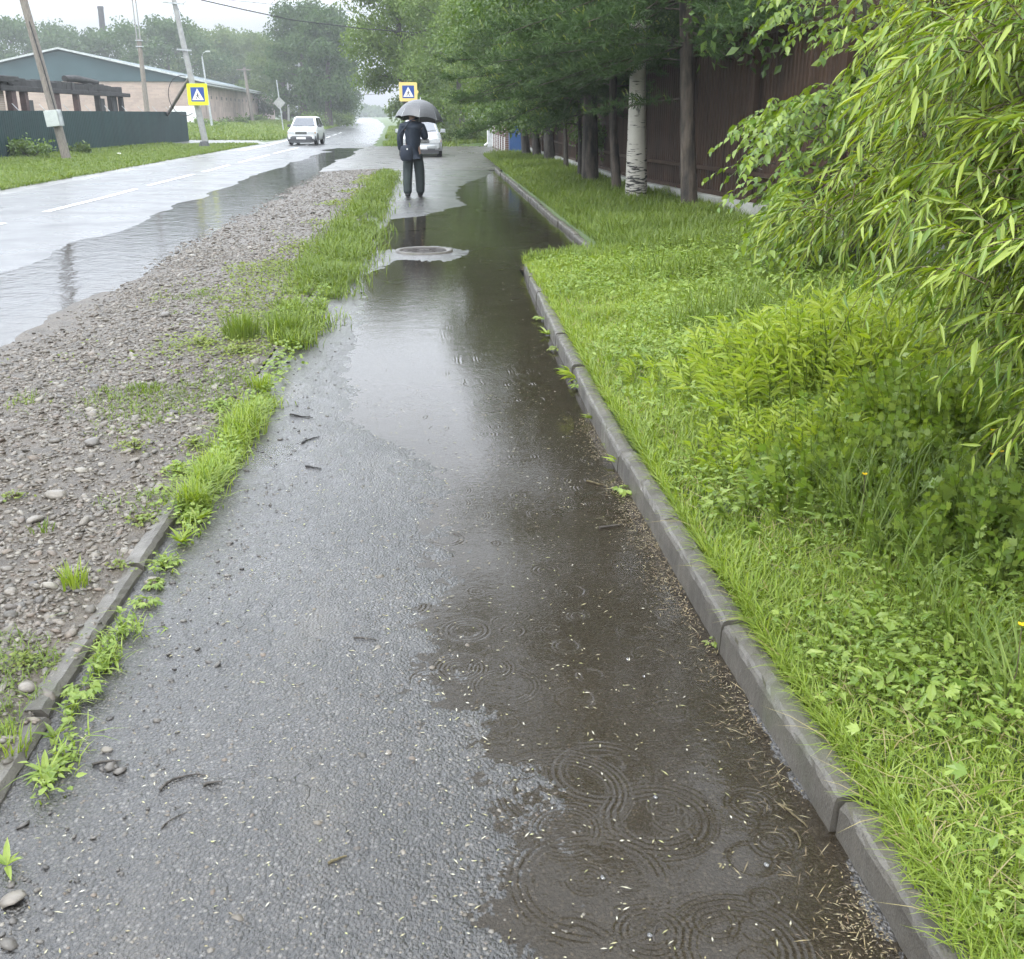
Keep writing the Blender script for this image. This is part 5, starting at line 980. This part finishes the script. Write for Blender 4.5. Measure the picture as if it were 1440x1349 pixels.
# left: strip of grass along the sunken kerb (a), verge (b)
parts = []
n = 26000; y = 4.2 * np.exp(rng.random(n) * 2.0); c = np.interp(y, [4, 5, 6, 7.2, 8.5, 12, 18, 31], [-1.065, -1.06, -1.045, -1.04, -1.10, -1.12, -1.15, -1.22]); wd = np.interp(y, [4, 6, 7.5, 9, 12, 18, 31], [.03, .055, .07, .16, .20, .18, .13]); x = c + rng.normal(size=n) * wd
dens = .8 * vnoise(y * 1.7, x * 0, 101) + .3 * (y > 8) + .45 * vnoise(y * 3.2, x * 5, 103); ok = dens > np.interp(y, [4, 7, 9, 14], [.80, .82, .66, .60]); x, y = x[ok], y[ok]; n = len(x)
zz = np.where(x < -1.17, verge_z(x, y), np.maximum(path_z(x, y), 0)); parts.append((*blades(np.stack([x, y, zz - .003], -1), rng.uniform(.04, .15, n) * (.5 + vnoise(x * 3, y * 2.2, 107)) + .14 * np.clip((y - 8) / 3, 0, 1) * rng.random(n) * vnoise(x * 2, y * 1.3, 108), .0035 + .0005 * y, rng.uniform(0, 2 * PI, n), rng.uniform(.2, 1.2, n)), np.repeat(np.where(y > 7.5 + rng.normal(size=n) * 1.5, 2, 0), 5)))
n = 1900; y = 4.0 * np.exp(rng.random(n) * 1.2); x = np.interp(y, [4, 7, 14], [-1.11, -1.06, -1.1]) + rng.normal(size=n) * .06; zz = np.maximum(path_z(x, y), 0) * (x > -1.17) + verge_z(x, y) * (x <= -1.17); P = np.stack([x, y, zz + rng.uniform(.01, .07, n)], -1); N = rdir(n) * .5 + [0, 0, 1.]
parts.append((*leaves(P, rdir(n) * [1, 1, .3], N, .016 + .002 * y, .013 + .0018 * y, T_LOBE, .2), 1))
n = 2200; y = 2.2 * np.exp(rng.random(n) * .75); x = -1.085 + np.abs(rng.normal(size=n)) * .045 * (.4 + vnoise(y * 9, y * 0, 122)); ok = vnoise(y * 8, x * 12, 121) + .15 * rng.normal(size=n) > .66; x, y = x[ok], y[ok]; n = len(x); N = rdir(n) * .5 + [0, 0, 1.]
parts.append((*leaves(np.stack([x, y, np.maximum(path_z(x, y), 0) + rng.uniform(.004, .045, n)], -1), rdir(n) * [1, 1, .35], N, np.exp(rng.normal(-3.9, .35, n)), np.exp(rng.normal(-4.5, .3, n)), T_LEAF, .3), 1))
parts.append((*blades(np.stack([x + .01, y, np.maximum(path_z(x, y), 0) - .002], -1)[::3], rng.uniform(.03, .11, len(x[::3])), np.full(len(x[::3]), .0045), rng.uniform(0, 2 * PI, len(x[::3])), rng.uniform(.4, 1.6, len(x[::3]))), 0))
v, f, mi = cat(parts); tag(nmesh('grass_strip', v, f, [M['grass'], M['weed'], M['grass_dark']], mi=mi), 'strip of tall grass and weeds along the sunken kerb', 'grass', kind='stuff')
parts = []
x, y = scatter(26000, -3.2, -1.2, 6.5, 30); g = fbm(x * 1.3, y * .6, 105, 4) + .12 * np.exp(-((y - 11) / 4) ** 2) + np.clip((x + 1.9) * .22, -.25, .1); ok = g + rng.normal(size=len(x)) * .06 > .17; x, y = x[ok], y[ok]; n = len(x); D = rdir(n) * [1, 1, .4]; parts.append(leaves(np.stack([x, y, verge_z(x, y) + .015 + .03 * rng.random(n)], -1), D, rdir(n) * .5 + [0, 0, 1.], .012 + .0018 * y, .008 + .0013 * y, T_LOBE, .2))
v, f, mi = cat(parts); tag(nmesh('ground_weeds', v, f, M['mat']), 'sparse yellow green weeds creeping over the far gravel', 'weeds', kind='stuff')
x, y = scatter(70000, -16.2, -9.7, 24, 62); ok = rng.random(len(x)) < .9; x, y = x[ok], y[ok]; n = len(x); z0 = lambda a, b: ground_z(a, b)
a = blades(P3(x, y, z0), rng.uniform(.05, .16, n) + .12 * (x < -14.4) * rng.random(n), .012 + .0005 * y, rng.uniform(0, 2 * PI, n), rng.uniform(.2, 1., n))
x, y = scatter(45000, -32, -9.6, 70, 175); x = x + road_off(y); n = len(x); b = blades(P3(x, y, z0), rng.uniform(.12, .4, n), .05 + .0006 * y, rng.uniform(0, 2 * PI, n), rng.uniform(.2, 1., n))
x, y = scatter(16000, -2.6, 3.2, 56.5, 140); x = np.where(y > 75, np.minimum(x, 2) + road_off(y), x); ok = x > -3.0 + road_off(y) + .4; x, y = x[ok], y[ok]; n = len(x); c = blades(P3(x, y, z0), rng.uniform(.12, .35, n), .04 + .0006 * y, rng.uniform(0, 2 * PI, n), rng.uniform(.2, 1., n))
v, f, mi = cat([a, b, c]); tag(nmesh('verge_grass', v, f, M['verge']), 'short roadside grass along the teal fence and far road edges', 'grass', kind='stuff')
x, y = scatter(30000, -2.6, -1.17, 2.2, 12); g = fbm(x * 2.2, y * 1.5, 111, 4) + np.interp(x, [-2.4, -1.6, -1.2], [-.22, -.02, .10]) + rng.normal(size=len(x)) * .05; ok = g > .075; x, y = x[ok], y[ok]; n = len(x)
a = blades(P3(x, y, verge_z), rng.uniform(.015, .07, n), .0022 + .0004 * y, rng.uniform(0, 2 * PI, n), rng.uniform(.3, 1.4, n)); q = rng.random(n) < .5; D = rdir(n) * [1, 1, .4]
b = leaves(P3(x[q], y[q], verge_z) + [0, 0, .012], D[q], rdir(int(q.sum())) * .5 + [0, 0, 1.], .008 + .0016 * y[q], .005 + .001 * y[q], T_LOBE, .2)
v, f, mi = cat([(a[0], a[1], 0), (b[0], b[1], 1)]); tag(nmesh('thin_grass', v, f, [M['verge'], M['mat']], mi=mi), 'thin patchy grass and tiny weeds growing through the near gravel', 'grass', kind='stuff')
# single tufts and mats on the gravel
def zat(x, y): return float(verge_z(np.array([x]), np.array([y]))[0]) if x < -1.17 else max(0., float(path_z(np.array([x]), np.array([y]))[0]))
def tuft(px, py, h, rad, n, lb, mat='grass_dark'):
    x, y = gp(px, py, .06); o = thing('grass_tuft', lb, 'grass tuft', (x, y, zat(x, y)), 0, 'grass tufts on the gravel'); a = rng.uniform(0, 2 * PI, n); rr = rad * np.sqrt(rng.random(n)); P = np.stack([rr * np.cos(a), rr * np.sin(a), 0 * a - .004], -1)
    nmesh('blades', *blades(P, rng.uniform(.5, 1.1, n) * h, np.full(n, .003 + .0006 * y), a + rng.normal(size=n) * .5, rng.uniform(.1, .55, n)), M[mat], o)['kind'] = 'stuff'
def matw(px, py, rad, n, lb, L=.02, h=.05, mat='mat'):
    x, y = gp(px, py, .06); o = thing('mat_weed', lb, 'weed', (x, y, zat(x, y)), 0, 'low weeds on the gravel'); a = rng.uniform(0, 2 * PI, n); rr = rad * np.abs(rng.normal(size=n)) * .55; P = np.stack([rr * np.cos(a) * 1.4, rr * np.sin(a), h * rng.random(n) * np.exp(-(rr / rad) ** 2) + .004], -1)
    nmesh('foliage', *leaves(P, rdir(n) * [1, 1, .4] + [0, 0, .2], rdir(n) * .6 + [0, 0, 1.], L, L * .7, T_LOBE, .2), M[mat], o)
    m = MB(); [m.tube([(0, 0, 0), P[k] * [.5, .5, 1.], P[k]], [.002, .0016, .001], 4) for k in range(0, n, max(1, n // 14))]; m.build('stem', M['twig'], o)
tuft(340, 476, .24, .13, 260, 'tall dark grass tuft on the gravel, left one of a pair', 'grass_dark'); tuft(402, 470, .25, .14, 280, 'tall grass tuft next to the sunken kerb, right one of a pair', 'grass_dark'); tuft(105, 825, .11, .05, 70, 'small grass tuft on gravel left of the sunken kerb', 'grass'); tuft(10, 1050, .10, .06, 90, 'grass tuft cut by the lower left edge beside the sunken kerb', 'grass'); tuft(205, 548, .06, .12, 90, 'thin low grass patch in the middle of the gravel', 'verge'); tuft(60, 745, .05, .05, 30, 'tiny grass tuft at the left edge of the photo', 'verge'); tuft(285, 660, .07, .06, 60, 'short tuft hiding a sunken kerb stone', 'grass'); tuft(1365 - 1000, 545, .14, .07, 120, 'grass tuft bending over the sunken kerb below the pair of tall tufts', 'grass')
matw(340, 497, .16, 320, 'yellow green mat of weed below the pair of tall tufts', .024); matw(285, 485, .12, 200, 'yellow green mat weed, leftmost of those below the tall tufts', .022); matw(312, 578, .12, 260, 'rounded green weed cushion left of the grass strip', .022, .06, 'weed'); matw(275, 628, .08, 130, 'sparse weed beside the kerb below the green cushion', .02); matw(190, 632, .09, 110, 'straggly weed on open gravel', .02, .05); matw(250, 668, .07, 160, 'leafy weed touching the sunken kerb', .022, .06, 'weed'); matw(200, 735, .07, 110, 'small weed above the widest bare kerb stone', .018, .03)
matw(115, 893, .085, 330, 'straw coloured mat weed spilling over the sunken kerb', .014, .03); matw(35, 935, .08, 190, 'pale mat weed at the left edge of the photo', .014, .03); matw(170, 800, .05, 70, 'small yellowish weed on a kerb joint', .014, .03); matw(20, 700, .05, 60, 'yellow weed at the left edge high on the gravel', .018, .03); matw(400, 445, .12, 200, 'green weed patch between the pair of tall tufts', .026, .06, 'weed')
# rosette plants at the kerbs
def rosette(px, py, R, nl, lb, kind='lobe', mat='weed', up=.5, z=None):
    x, y = gp(px, py, .01); o = thing('weed_plant', lb, 'weed', (x, y, zat(x, y) if z is None else z), 0, 'weeds rooted along the kerbs'); r = np.random.default_rng(int(px * 7 + py)); m = MB(); PV = []; R *= .9
    for k in range(nl):
        az = k * 2.4 + r.random() * .5; L = R * r.uniform(.65, 1.15); e = up * r.uniform(.5, 1.4); d = np.array([math.cos(az), math.sin(az), e]); d /= np.linalg.norm(d)
        if kind == 'blade':
            PV.append(leaves(np.array([[0, 0, .004]]), d[None], np.array([[-math.cos(az) * .5, -math.sin(az) * .5, 1.]]), L, L * .24, T_LEAF, .35))
        else:
            st = d * L * .5; m.tube([(0, 0, 0), st * .5 + [0, 0, .004], st], [.0016, .0013, .001], 4)
            for tq, aq, lq in ((1.9, 0, .40), (1.55, .95, .33), (1.55, -.95, .33), (1.15, 1.15, .26), (1.15, -1.15, .26)):
                a2 = az + aq + r.normal() * .15; PV.append(leaves((st * tq * .62 + [0, 0, .006 - .012 * max(0, tq - 1.4)])[None], np.array([[math.cos(a2), math.sin(a2), -.12]]), np.array([[0, 0, 1.]]) + r.normal(size=(1, 3)) * .3, L * lq, L * lq * .62, T_LOBE if tq > 1.7 else T_LEAF, .3))
    v, f, _ = cat(PV); nmesh('leaf', v, f, M[mat], o)
    if m.v: m.build('stem', M['twig'], o)
rosette(120, 985, .095, 16, 'bright lobed weed at the foot of the sunken kerb', 'lobe', 'weed', .9); rosette(78, 1048, .085, 9, 'narrow leaved weed just left of a larger lobed weed', 'blade', 'grass_dark', 1.3); rosette(66, 1098, .085, 10, 'rosette weed with long pale leaf in the lower left corner', 'blade', 'weed', .5); rosette(92, 1075, .05, 9, 'small lobed weed squeezed between two rosette weeds', 'lobe', 'weed', .5); rosette(128, 1064, .028, 2, 'single fallen oval leaf beside the sunken kerb', 'blade', 'mat', .1); rosette(12, 1228, .07, 7, 'weed growing at the bottom left edge of the photo', 'blade', 'weed', .9)
rosette(205, 858, .08, 15, 'leafy weed under the second bare stretch of sunken kerb', 'lobe', 'weed', .6); rosette(218, 832, .07, 13, 'lobed weed close behind a leafy weed at the sunken kerb', 'lobe', 'weed', .7); rosette(240, 800, .07, 12, 'lobed weed halfway along the sunken kerb', 'lobe', 'weed', .6); rosette(256, 770, .09, 11, 'upright weed with narrow leaves at the sunken kerb', 'blade', 'grass', 1.6); rosette(278, 740, .09, 14, 'weed mixed with grass where the strip begins', 'blade', 'grass', 1.4); rosette(150, 930, .06, 10, 'trailing weed crossing the sunken kerb edge', 'lobe', 'mat', .4)
rosette(877, 655, .14, 16, 'pale narrow leaved weed leaning on the raised kerb', 'blade', 'weed_y', 1.1); rosette(880, 690, .10, 14, 'small leaved weed at the raised kerb below a pale one', 'lobe', 'weed', .8); rosette(862, 628, .10, 12, 'weed at the kerb above a pale narrow leaved one', 'lobe', 'mat', .9); rosette(922, 735, .07, 8, 'upright green weed at the kerb between debris', 'blade', 'weed_y', 1.2); rosette(932, 752, .05, 7, 'low green weed just below an upright one', 'lobe', 'weed', .8); rosette(980, 826, .06, 8, 'small bright weed sprouting from kerb debris', 'blade', 'weed_y', 1.0); rosette(1000, 902, .05, 6, 'lowest small weed beside the raised kerb', 'lobe', 'mat', .6)
for i, (px, py) in enumerate([(838, 590), (815, 545), (800, 520), (785, 492), (770, 470), (760, 450)]): rosette(px, py, .11, 13, '%s weed along the far raised kerb, counted upward from the pale cluster' % ORD[i], 'lobe' if i % 2 else 'blade', 'weed' if i % 3 else 'mat', .9)
# yellow flowers
for i, (px, py, lb) in enumerate([(1216, 668, 'yellow flower in the weeds nearest the kerb'), (1408, 636, 'yellow flower pair under the willow, left one'), (1418, 640, 'yellow flower pair under the willow, right one'), (1395, 640, 'small yellow flower left of the pair under the willow'), (1438, 672, 'yellow flower at the right edge of the photo'), (1437, 880, 'yellow flower low at the right edge'), (1396, 606, 'pale yellow flower high under the willow')]):
    x, y = gp(px, py, .38); o = thing('yellow_flower', lb, 'flower', (x, y, LZ(x, y)), 0, 'yellow flowers in the weeds'); h = .38 - LZ(x, y); MB().tube([(0, .02, 0), (.01, .0, h * .5), (0, 0, h)], [.002, .0016, .0012], 4).build('stem', M['twig'], o); k = 4
    az = np.arange(k) * PI / 2 + .4; D = np.stack([np.cos(az), np.sin(az), .45 + 0 * az], -1); nmesh('petals', *leaves(np.tile([[0, 0, h]], (k, 1)), D, np.tile([[0, 0, 1.]], (k, 1)), .014, .014, T_LEAF, -.1), M['flower'], o)
x, y = gp(1275, 1288, .05); o = thing('seed_head', 'dandelion seed head leaning over the raised kerb', 'flower', (x, y, .0)); MB().tube([(.03, -.12, .0), (.01, -.05, .045), (0, 0, .075)], .0018, 5).build('stem', M['twig'], o); m = MB(); m.lathe([(0, 0), (.006, .003), (.007, .012), (.004, .018)], (0, 0, .072), 8); m.build('bud', M['mat'], o); m = MB(); m.lathe([(.003, 0), (.007, .006), (.006, .010), (0, .011)], (0, 0, .088), 8); m.build('tuft', M['fluff'], o)
# ------------------------------------------------------------------ rainy air
HZ = NT('haze_air'); HZ.t.links.new(HZ.n('VolumePrincipled', {'Color': (.92, .95, .98, 1), 'Density': .0009, 'Anisotropy': .0}).outputs[0], HZ.out.inputs['Volume'])
o = MB().box((-20, 290, 12.9), (400, 640, 28)).build('haze', HZ.mat); tag(o, kind='stuff')
